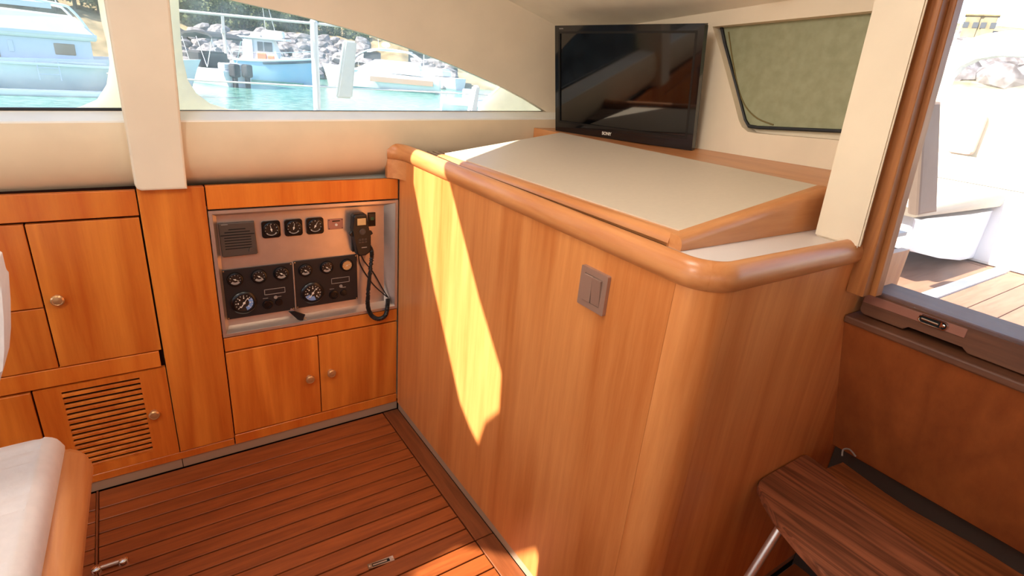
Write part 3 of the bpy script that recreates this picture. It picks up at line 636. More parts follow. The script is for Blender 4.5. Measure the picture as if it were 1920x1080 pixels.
gv = thing('vent_grille', 'small dark vent grille in the slot behind the nosing, below the window', 'vent', (.90, 1.72, 1.022))
k = B(); box(k, (.835, 1.655, 1.022), (1.00, 1.79, 1.040), .002, 1); obj('vent_body', k, M['bez'], gv)
for i in range(7): k = B(); box(k, (.845 + i * .022, 1.662, 1.040), (.853 + i * .022, 1.782, 1.046)); obj('vent_slat', k, M['toe'], gv)
# chart-table style lid
LD = thing('sloping_lid', 'large sloping lid with cream laminate top and rounded wooden edges on the large cabinet', 'lid', (1.07, 1.1, 1.056))
F1, F2, F3, F4 = Vector((.832, 1.63, 1.060)), Vector((.832, .634, 1.0785)), Vector((1.30, .634, 1.1500)), Vector((1.32, 1.61, 1.1300))
nrm = (F3 - F1).cross(F4 - F2).normalized(); nrm = nrm if nrm.z > 0 else -nrm
def zl(x, y): return F1.z - (nrm.x * (x - F1.x) + nrm.y * (y - F1.y)) / nrm.z
def lq(x, y, dz=0): return Vector((x, y, zl(x, y) + dz))
zb = 1.0555
k = B(); hexa(k, [(.85, 1.628, zb), (.85, .649, zb), (1.312, .649, zb), (1.328, 1.628, zb), lq(.85, 1.628, -.0025), lq(.85, .649, -.0025), lq(1.312, .649, -.0025), lq(1.328, 1.628, -.0025)]); obj('lid_box', k, M['trimx'], LD)
k = B(); hexa(k, [lq(.857, 1.628, -.0025), lq(.857, .656, -.0025), lq(1.312, .656, -.0025), lq(1.328, 1.628, -.0025), lq(.857, 1.628, .0008), lq(.857, .656, .0008), lq(1.312, .656, .0008), lq(1.328, 1.628, .0008)]); obj('laminate_top', k, M['white'], LD)
# front nosing
pf = [(.0, -.030), (-.006, -.026), (-.0075, -.018), (-.006, -.009), (-.001, -.003), (.006, .0), (.016, .0012), (.0262, .0010), (.0262, -.030)]
k = B(); ra = []; rb = []
for u, dz in pf:
    za = max(zl(.832, 1.628) + dz, zb - .002); zb_ = max(zl(.832, .656) + dz, zb - .0)
    ra.append(k.verts.new((.832 + u, 1.628, za))); rb.append(k.verts.new((.832 + u, .656, zb_)))
for i in range(len(ra)): j = (i + 1) % len(ra); k.faces.new((ra[i], rb[i], rb[j], ra[j]))
k.faces.new(ra[::-1]); k.faces.new(rb); obj('front_nosing', k, M['trimwood'], LD, smooth=True)
# side nosing: face + rounded upper edge
k = B(); ra = []; rb = []
ps = [(.0, -1), (-.0075, -1), (-.0085, -.016), (-.007, -.008), (-.003, -.002), (.003, .001), (.010, .0018), (.0218, .0012), (.0218, -1)]
for v, dz in ps:
    for xx, L_ in ((.827, ra), (1.312, rb)):
        z = zb if dz == -1 else zl(xx, .634) + dz
        L_.append(k.verts.new((xx, .634 + v, z)))
for i in range(len(ra)): j = (i + 1) % len(ra); k.faces.new((ra[i], rb[i], rb[j], ra[j]))
k.faces.new(ra[::-1]); k.faces.new(rb); obj('side_nosing', k, M['trimx'], LD, smooth=True)
# wooden shelf board behind the lid
k = B(); zs1, zs2 = 1.120, 1.155
hexa(k, [(1.332, 1.80, 1.05), (1.314, .62, 1.05), (XB - .001, .60, 1.05), (XB - .001, 1.80, 1.05), (1.332, 1.80, 1.128), (1.314, .62, 1.153), (XB - .001, .60, 1.168), (XB - .001, 1.80, 1.128)])
tag(obj('shelf_board', k, M['trimwood']), 'wooden shelf board behind the sloping lid, under the television', 'shelf')
k = B(); prism(k, [(1.40, 1.70, 1.129), (1.43, 1.70, 1.129), (1.43, 1.70, 1.16), (1.415, 1.70, 1.165), (1.40, 1.70, 1.15)], (0, .012, 0), .001, 1)
tag(obj('wooden_bracket', k, M['trimwood']), 'small wooden bracket standing under the left corner of the television', 'bracket')

# =================================================================== TELEVISION
S = .948; tc_ = CAM + (Vector((1.472, 1.512, 1.315)) - CAM) * S; yaw, tilt, roll = .194, .147, .030; TW, TH = .6 * S, .382 * S
r0 = Vector((math.sin(yaw), -math.cos(yaw), 0)); n0_ = Vector((-math.cos(yaw), -math.sin(yaw), 0)); u0 = Vector((0, 0, 1)) * math.cos(tilt) + n0_ * math.sin(tilt)
TR = r0 * math.cos(roll) + u0 * math.sin(roll); TU = u0 * math.cos(roll) - r0 * math.sin(roll); TN = TR.cross(TU).normalized()
if TN.dot(n0_) < 0: TN = -TN
def T(x, y, z): return tc_ + TR * x + TU * y + TN * z      # x right, y up, z towards the cabin
TV = thing('television', 'black flat television with glossy frame standing on the shelf board, leaning forward', 'television', tc_ - Vector((0, 0, TH / 2)))
def tbox(k, x0, x1, y0, y1, z0, z1, bev=0):
    hexa(k, [T(x0, y0, z0), T(x1, y0, z0), T(x1, y1, z0), T(x0, y1, z0), T(x0, y0, z1), T(x1, y0, z1), T(x1, y1, z1), T(x0, y1, z1)])
    if bev: bmesh.ops.bevel(k, geom=k.edges[:], offset=bev, segments=2, affect='EDGES')
    return k
sx0, sx1, sy0, sy1 = -TW / 2 + .020, TW / 2 - .0245, -TH / 2 + .0365, TH / 2 - .0225
def tq(x, y, z): return T(x, y, z)
k = B(); slab(k, [T(-TW / 2, -TH / 2, 0), T(TW / 2, -TH / 2, 0), T(TW / 2, TH / 2, 0), T(-TW / 2, TH / 2, 0)], [[T(sx0, sy0, 0), T(sx1, sy0, 0), T(sx1, sy1, 0), T(sx0, sy1, 0)]], -TN * .018)
obj('frame', k, M['tvb'], TV)
k = B(); tbox(k, -TW / 2 + .004, TW / 2 - .004, -TH / 2 + .004, TH / 2 - .004, -.030, -.0182, .002); obj('back_shell', k, M['blackp'], TV)
k = B(); tbox(k, sx0 - .0005, sx1 + .0005, sy0 - .0005, sy1 + .0005, -.0178, -.004); obj('screen', k, M['tvs'], TV)
k = B(); slab(k, [T(sx0 - .004, sy0 - .004, .0005), T(sx1 + .004, sy0 - .004, .0005), T(sx1 + .004, sy1 + .004, .0005), T(sx0 - .004, sy1 + .004, .0005)], [[T(sx0 + .003, sy0 + .003, .0005), T(sx1 - .003, sy0 + .003, .0005), T(sx1 - .003, sy1 - .003, .0005), T(sx0 + .003, sy1 - .003, .0005)]], -TN * .004)
obj('inner_rim', k, M['bez'], TV)
k = B(); tbox(k, -.16, .20, -TH / 2 + .0245, -TH / 2 + .0252, .0001, .0006); obj('trim_line', k, M['dark'], TV)
text('logo', 'SONY', .0150, T(-.045, -TH / 2 + .0155, .0006), TR, TU, M['mark'], TV)
text('model_mark', 'BRAVIA', .0055, T(-TW / 2 + .030, TH / 2 - .010, .0005), TR, TU, M['grey'], TV)
k = B(); tbox(k, -.03, .03, -TH / 2 - .001, -TH / 2 + .05, -.034, -.028); b0 = T(0, -TH / 2, -.02); box(k, (b0.x + .02, b0.y - .08, 1.139), (b0.x + .085, b0.y + .08, 1.146), .002, 1); obj('stand', k, M['blackp'], TV)
k = B(); tube(k, spline([(1.425, 1.885, 1.172), (1.44, 1.85, 1.158), (1.452, 1.81, 1.150), (1.458, 1.76, 1.152), (1.45, 1.70, 1.16)], 6), .0028, 6)
tag(obj('power_cable', k, M['blackp'], smooth=True), 'thin black cable running from the window corner behind the television', 'cable')

# light switch on the large cabinet
SW = thing('light_switch', 'bronze double rocker light switch on the front of the large cabinet', 'switch', (XF, .778, .885))
k = B(); slab(k, [(XF, y, z) for y, z in rrect(.7375, .8185, .884, .9715, .003, 3)], [[(XF, y, z) for y, z in ((.7515, .8975), (.8055, .8975), (.8055, .9580), (.7515, .9580))]], (-.009, 0, 0)); bmesh.ops.bevel(k, geom=[e for e in k.edges if abs(e.verts[0].co.x - XF + .009) < 1e-5 and abs(e.verts[1].co.x - XF + .009) < 1e-5 and len(e.link_faces) == 2 and e.calc_face_angle(0) > .5], offset=.0015, segments=2, affect='EDGES'); obj('frame', k, M['sw'], SW)
k = B(); box(k, (XF - .003, .7517, .8977), (XF, .8053, .9578)); obj('recess', k, M['dark'], SW)
k = B(); box(k, (XF - .0115, .7795, .8985), (XF - .003, .8048, .9570), .001, 1); obj('rocker', k, M['sw'], SW)
k = B(); hexa(k, [(XF - .004, .7522, .8985), (XF - .004, .7780, .8985), (XF - .003, .7780, .957), (XF - .003, .7522, .957), (XF - .0085, .7522, .8985), (XF - .0085, .7780, .8985), (XF - .0145, .7780, .9568), (XF - .0145, .7522, .9568)]); obj('rocker', k, M['sw'], SW)

# floor hardware
HB = thing('floor_latch', 'flush chrome latch set in the teak floor near the sunlit corner', 'latch', (.438, 1.125, 0))
a, b = at(690, 1064, 'z', 0), at(738, 1047, 'z', 0); d = (b - a).normalized(); nn = Vector((-d.y, d.x, 0))
k = B(); ppp = [a + nn * .009, a - nn * .009, b - nn * .009, b + nn * .009]; slab(k, ppp, [[a + d * .012 + nn * .0055, a + d * .012 - nn * .0055, b - d * .012 - nn * .0055, b - d * .012 + nn * .0055]], (0, 0, .0025)); obj('latch_plate', k, M['chrome'], HB)
k = B(); prism(k, [a + d * .012 + nn * .005 + Vector((0, 0, .0002)), a + d * .012 - nn * .005 + Vector((0, 0, .0002)), b - d * .012 - nn * .005 + Vector((0, 0, .0002)), b - d * .012 + nn * .005 + Vector((0, 0, .0002))], (0, 0, .0005)); obj('latch_recess', k, M['dark'], HB)
k = B(); tube(k, [a + d * .014 + Vector((0, 0, .002)), b - d * .02 + Vector((0, 0, .002))], .0022, 6); obj('latch_bolt', k, M['steel'], HB)
for p in (a + d * .005, b - d * .005): k = B(); lathe(k, [(.003, 0), (.0022, .001), (0, .0012)], p + Vector((0, 0, .0025)), (0, 0, 1), 10); obj('screw', k, M['steel'], HB)
LH = thing('lifting_bar', 'short dumbbell-shaped chrome bar across the metal strip in the floor', 'bar', (-.19, 1.47, 0))
a, b = at(181, 1067, 'z', .008), at(231, 1051, 'z', .008); d = (b - a).normalized()
k = B(); tube(k, [a, b], .0058, 10); obj('bar', k, M['steel'], LH, smooth=True)
for p in (a, b): k = B(); lathe(k, [(.0125, -.008), (.013, -.002), (.0115, .004), (.007, .007), (0, .0075)], p, (0, 0, 1), 20); obj('round_end', k, M['chrome'], LH, smooth=True)

# =================================================================== SEAT AT THE LEFT
ST = thing('settee', 'rounded wooden seat rail beside the off-white cushion at bottom left', 'seat', (-.30, .6, 0))
zr = .57
e0, e1 = at(173, 884, 'z', .54), at(152, 1080, 'z', .54); e2 = at(140, 838, 'z', .585)
dx = (e1.x - e0.x) / (e1.y - e0.y)
def rx(y): return e0.x + dx * (y - e0.y)
W_ = .075
pf = [(-.012, -.058), (-.003, -.050), (0, -.036), (-.001, -.022), (-.006, -.008), (-.016, .004), (-.030, .012), (-.046, .013), (-.060, .006), (-.075, -.008), (-.075, -.058)]
rings = []; k = B(); yend = e2.y + .018
for s_, y in [(0.25, yend + .006), (.6, yend + .001), (.85, yend - .010), (1, yend - .028), (1, yend - .3), (1, .5), (1, -.2)]:
    cx = rx(y) - W_ / 2; rings.append([k.verts.new((cx + (W_ / 2 + u) * s_, y, zr + (dz if dz < -.04 else dz - (1 - s_) * .028))) for u, dz in pf])
for a, b in zip(rings, rings[1:]):
    for i in range(len(pf)): j = (i + 1) % len(pf); k.faces.new((a[i], b[i], b[j], a[j]))
k.faces.new(rings[0]); k.faces.new(rings[-1][::-1]); obj('seat_rail', k, M['trimwood'], ST, smooth=True)
k = B(); prism(k, [(-.50, .95, 0), (-.50, -.2, 0), (-1.0, -.2, 0), (-1.0, .95, 0)], (0, 0, .53)); obj('seat_box', k, M['cab'], ST)
# cushion: rounded slab with puckered ribs
zcu = .628
def CU(px, py, z=zcu): return at(px, py, 'z', z)
A1, A2 = CU(84, 812), CU(18, 1080); B1_, B2_ = at(122, 850, 'z', .59), at(82, 1080, 'z', .59)
dirc = (A2 - A1).normalized()
k = B(); NY, cols = 90, []
prx = [(-1.2, .0), (-.3, .0), (-.10, .0), (-.05, 0), (-.02, .001), (-.006, .002), (0, .0035), (.006, .002), (.016, -.001), (.026, -.007), (.034, -.018), (.038, -.034), (.036, -.055), (.026, -.070), (-.02, -.075), (-1.2, -.075)]
ylen = 1.5; ytop = A1.y + .016
for j in range(NY + 1):
    t = j / NY; y = ytop - ylen * t ** 1.3; dy = ytop - y; edge = min(dy / .045, 1); rd = math.sqrt(max(0, 1 - (1 - edge) ** 2))
    xs = A1.x + dirc.x / dirc.y * (y - A1.y); row = []
    for u, dz in prx:
        puck = (.0040 * math.sin(dy * 190 + 1.3 * math.sin(u * 30) + noise.noise(Vector((u * 6, dy * 9, 0))) * 3) * math.exp(-abs(u + .03) / .07)) if u < -.004 and dz >= 0 else 0
        z = zcu + dz
        if dz > -.05: z = zcu - .075 + (z - zcu + .075) * (.25 + .75 * rd)
        row.append(k.verts.new((xs + (u if u < -.2 else u * (.62 if u > 0 else 1) * (.75 + .25 * rd)), y + (.008 * (1 - edge) if dz < -.02 else 0), z + puck)))
    cols.append(row)
for a, b in zip(cols, cols[1:]):
    for i in range(len(prx)): j = (i + 1) % len(prx); k.faces.new((a[i], b[i], b[j], a[j]))
k.faces.new(cols[0]); k.faces.new(cols[-1][::-1])
cus = tag(obj('seat_cushion', k, M['cushion'], smooth=True), 'off-white fabric seat cushion with puckered seams at bottom left', 'cushion')
k = B(); sl_ = []
for j in range(30):
    y = ytop - .035 - j * .02; sl_.append((A1.x + dirc.x / dirc.y * (y - A1.y) - .001, y, zcu + .0012 + .0006 * math.sin(j * 2.1)))
tube(k, sl_, .0011, 5); obj('piped_seam', k, mat('grey_seam_thread', (176, 164, 160), .8), cus)
k = B(); prism(k, [at(px, py, 'y', .88) for px, py in ((-400, 420), (-60, 470), (-8, 500), (3, 545), (7, 600), (8, 655), (5, 695), (-4, 728), (-60, 745), (-400, 760))], (0, .07, 0), .012, 2)
tag(obj('helm_chair', k, M['cushion'], smooth=True), 'edge of a white padded backrest at the left border, above the cushion', 'backrest')

# =================================================================== STEP SEAT UNDER THE DOOR
zt = .48
def Z_(px, py, z=zt): p = at(px, py, 'z', z); return p
SP = thing('step_seat', 'curved two-board oiled teak step with a metal leg below the door panel', 'step', (1.25, .2, 0))
ta = Z_(1497, 852)
front = [Z_(*q) for q in ((1428, 888), (1420, 897), (1422, 910), (1432, 930), (1460, 975), (1500, 1023), (1560, 1090), (1640, 1160), (1720, 1220))]
midl = [Z_(*q) for q in ((1497, 851), (1512, 851), (1530, 862), (1546, 877), (1600, 925), (1650, 966), (1720, 1020), (1800, 1084), (1900, 1150))]
rear = [Z_(*q) for q in ((1581, 864), (1610, 886), (1660, 922), (1708, 953), (1760, 982), (1828, 1018), (1912, 1073), (2000, 1120))]
def clampy(l): return [Vector((p.x, min(p.y, .509), p.z)) for p in l]
front, midl, rear = clampy(front), clampy(midl), clampy(rear)
k = B(); prism(k, [p - Vector((0, 0, .022)) for p in midl + front[::-1]], (0, 0, .022), .005, 2); obj('front_board', k, M['step'], SP)
mm = [p + Vector((.0015, 0, 0)) for p in midl[3:]]
k = B(); prism(k, [p - Vector((0, 0, .024)) for p in rear + mm[::-1]], (0, 0, .021), .002, 1); obj('rear_board', k, wood('rear_step_teak', (150, 86, 46), (98, 50, 24), 'Y', 26, .05, rings=.4, lines=60), SP)
a, b = Z_(1466, 984, .458), at(1405, 1080, 'z', .33); d = (b - a) / (a.z - b.z)
k = B(); tube(k, [a, a + d * .458], .0095, 12); obj('leg', k, M['steel'], SP, smooth=True)
a2 = Z_(1800, 1180, .458); k = B(); tube(k, [a2, a2 + Vector((0, 0, -.458))], .0095, 12); obj('leg', k, M['steel'], SP, smooth=True)
k = B(); tube(k, spline([(1.43, .455, .482), (1.445, .462, .492), (1.465, .455, .490), (1.475, .440, .475)], 5), .0022, 6); obj('lanyard', k, M['grey'], SP, smooth=True)

# fill lamps added out of view to brighten the cabin, with invented fixtures
def lamp(x, y, r, label):
    z = zc(x, y) - .001; t = thing('fill_lamp', label, 'lamp', (x, y, z))
    k = B(); lathe(k, [(.05, 0), (.05, -.01), (.012, -.016), (.008, -.03)], (x, y, z), (0, 0, 1), 32); obj('fill_lamp_rose', k, M['steel'], t, smooth=True)
    k = B(); lathe(k, [(.008, -.03), (.045, -.036), (.05, -.045)], (x, y, z), (0, 0, 1), 32); obj('fill_lamp_holder', k, M['steel'], t, smooth=True)
    return t
lamp(-.5, .4, .14, 'added fill lamp over the seat, above the picture'); lamp(.45, .70, .14, 'added fill lamp over the floor, above the picture')
for x, y, pw in ((-.5, .4, 1.2), (.45, .70, .55)):
    l = bpy.data.lights.new('fill_lamp_light', 'POINT'); l.shadow_soft_size = .09; l.energy = FILL_LAMP_W * pw; l.color = (1, .94, .86)
    o = bpy.data.objects.new('fill_lamp_light', l); COL.objects.link(o); o.location = (x, y, zc(x, y) - .15)
p = at(1425, -4, 'x', 1.40)
k = B(); lathe(k, [(.045, 0), (.045, -.012), (.035, -.018), (0, -.018)], (p.x, p.y, zc(p.x, p.y) - .0), (0, 0, 1), 24)
tag(obj('ceiling_spotlight', k, M['steel'], smooth=True), 'small round ceiling spotlight just above the frosted window', 'lamp')

# =================================================================== OUTSIDE
ZW = -1.6
def az(px, py=90): d = ray(px, py); return math.atan2(d.y, d.x)
def far(px, dist, z=ZW): a = az(px); return Vector((dist * math.cos(a), dist * math.sin(a), z))
k = B(); box(k, (-120, 3.2, ZW - .1), (120, 140, ZW)); 
wtr = obj('harbour_water', k, M['water']); wtr['kind'] = 'structure'; wtr['label'] = 'teal harbour water beyond the side windows'; wtr['category'] = 'water'
# bank behind the boats
def bank(name, a0, a1, r0, r1, prof, m, label, seed=0, n=60):
    k = B(); rows = []
    for i in range(n + 1):
        a = math.radians(a0 + (a1 - a0) * i / n); row = []
        for t, z in prof:
            r = r0 + (r1 - r0) * t; zz = z + (noise.noise(Vector((i * .35, t * 4, seed))) * (1.1 if 0 < t else 0)) * min(1, t * 3)
            row.append(k.verts.new((r * math.cos(a), r * math.sin(a), zz)))
        rows.append(row)
    for a, b in zip(rows, rows[1:]):
        for i in range(len(prof) - 1): k.faces.new((a[i], b[i], b[i + 1], a[i + 1]))
    o = obj(name, k, m, smooth=True); o['kind'] = 'structure'; o['label'] = label; o['category'] = 'ground'; return o
bank('shore_bank', 66, 118, 60, 90, ((0, -1.8), (.08, -.6), (.2, 1.2), (.3, 2.2), (.45, 3.2), (.7, 6.5), (1, 11)), M['earth'], 'scrubby hillside behind the moored boats')
bank('shore_slope', 40, 68, 66, 120, ((0, -1.8), (.1, -.4), (.3, 1.0), (.6, 3.5), (1, 6)), M['hillm'], 'pale lower hillside beyond the white cruiser', 3)
bank('dry_hill', -10, 38, 70, 160, ((0, -1.8), (.05, 1.2), (.2, 4), (.5, 9.5), (1, 17)), M['hillm'], 'dry sunlit hill beyond the cockpit', 5)
# rocks
protos = []
for v in range(4):
    k = B(); bmesh.ops.create_icosphere(k, subdivisions=2, radius=1)
    for w in k.verts: w.co *= 1 + .32 * noise.noise(w.co * 1.4 + Vector((v * 7, 0, 0))); w.co.z *= .72
    me = bpy.data.meshes.new('rock'); k.to_mesh(me); k.free(); me.materials.append(M['rock']); protos.append(me)
rk = random.Random(3)
for i in range(230):
    t = rk.random() ** .8; px = rk.uniform(320, 850); r = 60.5 + t * 6.5
    z = -1.5 + t * 3.4 + rk.uniform(-.2, .3)
    if px > 690: z = -1.5 + t * 2.2
    o = bpy.data.objects.new('rock', protos[i % 4]); COL.objects.link(o); p = far(px, r, z); o.location = p
    s = rk.uniform(.45, 1.0); o.scale = (s * 1.2, s, s); o.rotation_euler = (rk.uniform(-.4, .4), rk.uniform(-.4, .4), rk.uniform(0, 6))
    tag(o, 'pale grey boulder in the breakwater behind the moored boats', 'rock', 'boulders of the breakwater')
# trees
def tree_meshes(seed):
    rnd = random.Random(seed); k = B()
    for c in range(16):
        a = rnd.uniform(0, 6.28); rr = rnd.uniform(0, 1.5); cz = rnd.uniform(1.6, 4.6); cen = Vector((rr * math.cos(a), rr * math.sin(a), cz)); s = rnd.uniform(.6, 1.05) * (1.25 - .12 * cz)
        for q in range(110):
            d = Vector((rnd.gauss(0, 1), rnd.gauss(0, 1), rnd.gauss(0, .7))).normalized() * s * rnd.uniform(.55, 1.05); p = cen + d
            e = Vector((rnd.gauss(0, 1), rnd.gauss(0, 1), rnd.gauss(0, 1))).normalized() * .17; f = d.cross(e).normalized() * .12
            k.faces.new([k.verts.new(p - e), k.verts.new(p + f), k.verts.new(p + e), k.verts.new(p - f)])
    me = bpy.data.meshes.new('foliage'); k.to_mesh(me); k.free(); me.materials.append(M['leaf'])
    k = B(); tube(k, [(0, 0, -.8), (.1, 0, 1.2), (0, .1, 2.6), (.05, 0, 4)], [.22, .17, .12, .04], 7)
    for q in range(5): a = q * 1.3; tube(k, [(0, 0, 1.4 + q * .4), (math.cos(a) * .7, math.sin(a) * .7, 2.1 + q * .4), (math.cos(a) * 1.3, math.sin(a) * 1.3, 2.5 + q * .4)], [.07, .05, .02], 5)
    m2 = bpy.data.meshes.new('trunk'); k.to_mesh(m2); k.free(); m2.materials.append(M['bark']); return me, m2
tm = [tree_meshes(s) for s in (1, 2, 3)]
def tree(px, dist, z, s, label, grp, v):
    z -= .6
    t = thing('pine_tree', label, 'tree', far(px, dist, z), grp); t.scale = (s, s, s); t.rotation_euler = (0, 0, v * 2.1)
    for nm, me in zip(('foliage', 'trunk'), tm[v % 3]): o = bpy.data.objects.new(nm, me); COL.objects.link(o); o.parent = t
i = 0
for px in list(range(345, 690, 24)) + list(range(-60, 230, 36)):
    for row in range(2):
        i += 1
        tree(px + row * 12 + rk.uniform(-6, 6), 71 + row * 7, (1.6 + row * 1.8 if px > 300 else 2.6 + row * 1.8), rk.uniform(.85, 1.15) * (1 if px < 600 else .55), 'dark green bushy tree on the hillside behind the boats' if px > 300 else 'dark green bushy tree behind the white yacht', 'trees behind the boats' if px > 300 else 'trees behind the yacht', i)

# ---- boats
def hull(L, Bm, H, m_, parent, draft=.25, flare=.12, nm='hull'):
    k = B(); N = 16; rows = []
    for i in range(N + 1):
        t = i / N; x = -L / 2 + L * t; w = Bm / 2 * (1 - max(0, (t - .45) / .55) ** 2.2) * (.92 + .08 * min(1, t * 4)); w = max(w, .015)
        sh = H * (.86 + .30 * t * t); x2 = x + (.10 * L * max(0, t - .6) / .4 * .6); half = []
        for v, (wf, zf, xf) in enumerate(((1, 1, 1), (.97, .72, .7), (.86, .35, .35), (.72, .02, .1), (.35, -1, 0), (0, -1.5, 0))):
            z = sh * zf if zf >= 0 else draft * zf * (1 - t * .5); half.append((x + (x2 - x) * xf, w * wf * (1 - flare * (1 - zf) * max(0, t - .5)), z))
        rows.append([k.verts.new(p) for p in half] + [k.verts.new((p[0], -p[1], p[2])) for p in half[-2::-1]])
    for a, b in zip(rows, rows[1:]):
        for j in range(len(a) - 1): k.faces.new((a[j], b[j], b[j + 1], a[j + 1]))
        k.faces.new((a[0], a[-1], b[-1], b[0]))
    k.faces.new(rows[0]); k.faces.new(rows[-1][::-1]); return obj(nm, k, m_, parent, local=True, smooth=True)
def lx(parent, nm, m_, *boxes, bev=.02):
    k = B()
    for a, b in boxes: box(k, a, b, bev, 1)
    return obj(nm, k, m_, parent, local=True)
def cabin(parent, nm, m_, x0, x1, w, z0, z1, rk0=.25, rk1=.5):
    k = B(); hexa(k, [(x0, -w, z0), (x1, -w, z0), (x1, w, z0), (x0, w, z0), (x0 + rk0, -w * .86, z1), (x1 - rk1, -w * .86, z1), (x1 - rk1, w * .86, z1), (x0 + rk0, w * .86, z1)])
    bmesh.ops.bevel(k, geom=k.edges[:], offset=.05, segments=2, affect='EDGES'); return obj(nm, k, m_, parent, local=True)
def rails(parent, pts, h, m_=None, posts=5, r=.02):
    k = B(); up = [Vector(p) + Vector((0, 0, h)) for p in pts]; tube(k, up, r, 6)
    n = len(pts); 
    for i in range(posts): p = Vector(pts[int(i * (n - 1) / max(1, posts - 1))]); tube(k, [p, p + Vector((0, 0, h))], r * .8, 5)
    return obj('guard_rail', k, m_ or M['rail'], parent, local=True, smooth=True)
def boat(name, label, px, dist, turn=0):
    """boat empty whose +X points to the right in the photograph (turned by <turn> degrees)"""
    p = far(px, dist, ZW); a = math.atan2(p.y, p.x) - PI / 2 + math.radians(turn); return thing(name, label, 'boat', p, None, a)
# white yacht at the left
b = boat('white_yacht', 'large white yacht with blue-grey cabin side filling the left window', 95, 27, 3); b.location = far(22, 34, ZW); b.scale = (1.2, 1.15, 1.14)
for o_, t_ in ((None, 0),): pass
hull(11, 3.4, 1.35, M['gel'], b); lx(b, 'waterline_stripe', M['antif'], ((-5.4, -1.30, -.06), (3.6, -1.22, .08)), bev=0)
lx(b, 'rub_rail', M['gel'], ((-5.5, -1.78, 1.05), (3.4, -1.66, 1.15))); 
lx(b, 'side_deck', M['gel'], ((-5.4, -1.6, 1.15), (2.6, 1.6, 1.24)))
cw = lx(b, 'cabin_side', M['bluegrey'], ((-5.2, -1.35, 1.24), (2.25, 1.35, 2.0)))
for x0, x1, m_ in ((-2.5, -1.6, 'bluegrey'), (1.15, 1.75, 'greige'), (-.1, .05, 'bluegrey')): lx(cw, 'window', M[m_], ((x0, -1.38, 1.45), (x1, -1.34, 1.85)))
lx(cw, 'open_doorway', M['greige'], ((-1.0, -1.385, 1.25), (-.35, -1.34, 1.98)))
lx(b, 'cabin_top', M['canvas'], ((-5.3, -1.5, 2.0), (2.45, 1.5, 2.2)), bev=.06)
k = B(); hexa(k, [(-5.2, -1.5, 2.2), (2.5, -1.5, 2.15), (2.5, 1.5, 2.15), (-5.2, 1.5, 2.2), (-5.0, -1.2, 3.05), (1.9, -1.2, 2.85), (1.9, 1.2, 2.85), (-5.0, 1.2, 3.05)]); bmesh.ops.bevel(k, geom=k.edges[:], offset=.06, segments=2, affect='EDGES'); obj('canvas_cover', k, M['canvas'], b, local=True)
lx(b, 'shade_band', M['bluegrey'], ((-5.25, -1.53, 2.14), (2.45, -1.50, 2.24)), bev=0)
k = B(); tube(k, spline([(2.35, -1.3, 2.2), (1.9, -1.3, 3.0), (1.4, -1.3, 3.22), (-1, -1.3, 3.38), (-5, -1.3, 3.45)], 6), .045, 8); tube(k, spline([(2.35, 1.3, 2.2), (1.9, 1.3, 3.0), (1.4, 1.3, 3.22), (-1, 1.3, 3.38), (-5, 1.3, 3.45)], 6), .045, 8); obj('arch_frame', k, M['gel'], b, local=True, smooth=True)
lx(b, 'upper_screen', M['bluegrey'], ((-.9, -1.32, 3.02), (1.3, -1.28, 3.2)), bev=0)
lx(b, 'radar_dome', M['gel'], ((-1.7, -.4, 3.5), (-.75, .5, 3.75)), bev=.1)
k = B(); tube(k, [(.95, -.5, 3.2), (.85, -.5, 5.0)], .02, 5); tube(k, [(1.55, -.5, 3.1), (1.2, -.5, 5.0)], .015, 5); obj('aerial', k, M['rail'], b, local=True)
k = B()
for x in (.55, 1.15): tube(k, [(x, -1.72, 1.25), (x, -1.84, .55)], .018, 5)
for z in (.75, .98): tube(k, [(.55, -1.80, z), (1.15, -1.80, z)], .015, 5)
obj('side_ladder', k, M['bluegrey'], b, local=True)
k = B(); box(k, (-5.4, -2.15, -.02), (2.9, -1.75, .22), .08, 2); obj('bathing_platform', k, M['gel'], b, local=True)
# dark-canopied motorboat with two outboards
b = boat('motorboat', 'motorboat with black sunshade and two black outboard engines', 388, 45, 125); b.scale = (1.1, 1.1, 1.15)
hull(5.2, 2.1, .95, M['gel'], b); lx(b, 'cockpit_floor', M['gel'], ((-2.5, -.9, .8), (1.6, .9, .88)))
lx(b, 'wraparound_screen', M['blackcanvas'], ((-.6, -.95, .9), (.6, .95, 1.75)), bev=.1)
k = B(); prism(k, [(-2.0, -1.0, 2.55), (-1.6, -1.0, 2.72), (-.5, -1.0, 2.82), (.6, -1.0, 2.72), (.95, -1.0, 2.5), (.9, -1.0, 2.42), (.5, -1.0, 2.6), (-.5, -1.0, 2.70), (-1.6, -1.0, 2.60), (-1.95, -1.0, 2.45)], (0, 2.0, 0)); obj('sunshade', k, M['blackcanvas'], b, local=True)
k = B()
for y in (-.95, .95):
    for x, x2 in ((-1.9, -1.2), (.85, .3), (-.5, -1.2)): tube(k, [(x, y, 2.5), (x2, y, .95)], .022, 5)
obj('shade_frame', k, M['rail'], b, local=True)
for y in (-.42, .42):
    k = B(); box(k, (-3.15, y - .22, .55), (-2.6, y + .22, 1.25), .1, 2); box(k, (-3.0, y - .1, -.3), (-2.72, y + .1, .6), .03, 1); obj('outboard_engine', k, M['blackcanvas'], b, local=True)
lx(b, 'stern_bench', M['gel'], ((-2.45, -.8, .88), (-1.9, .8, 1.25)), bev=.06)
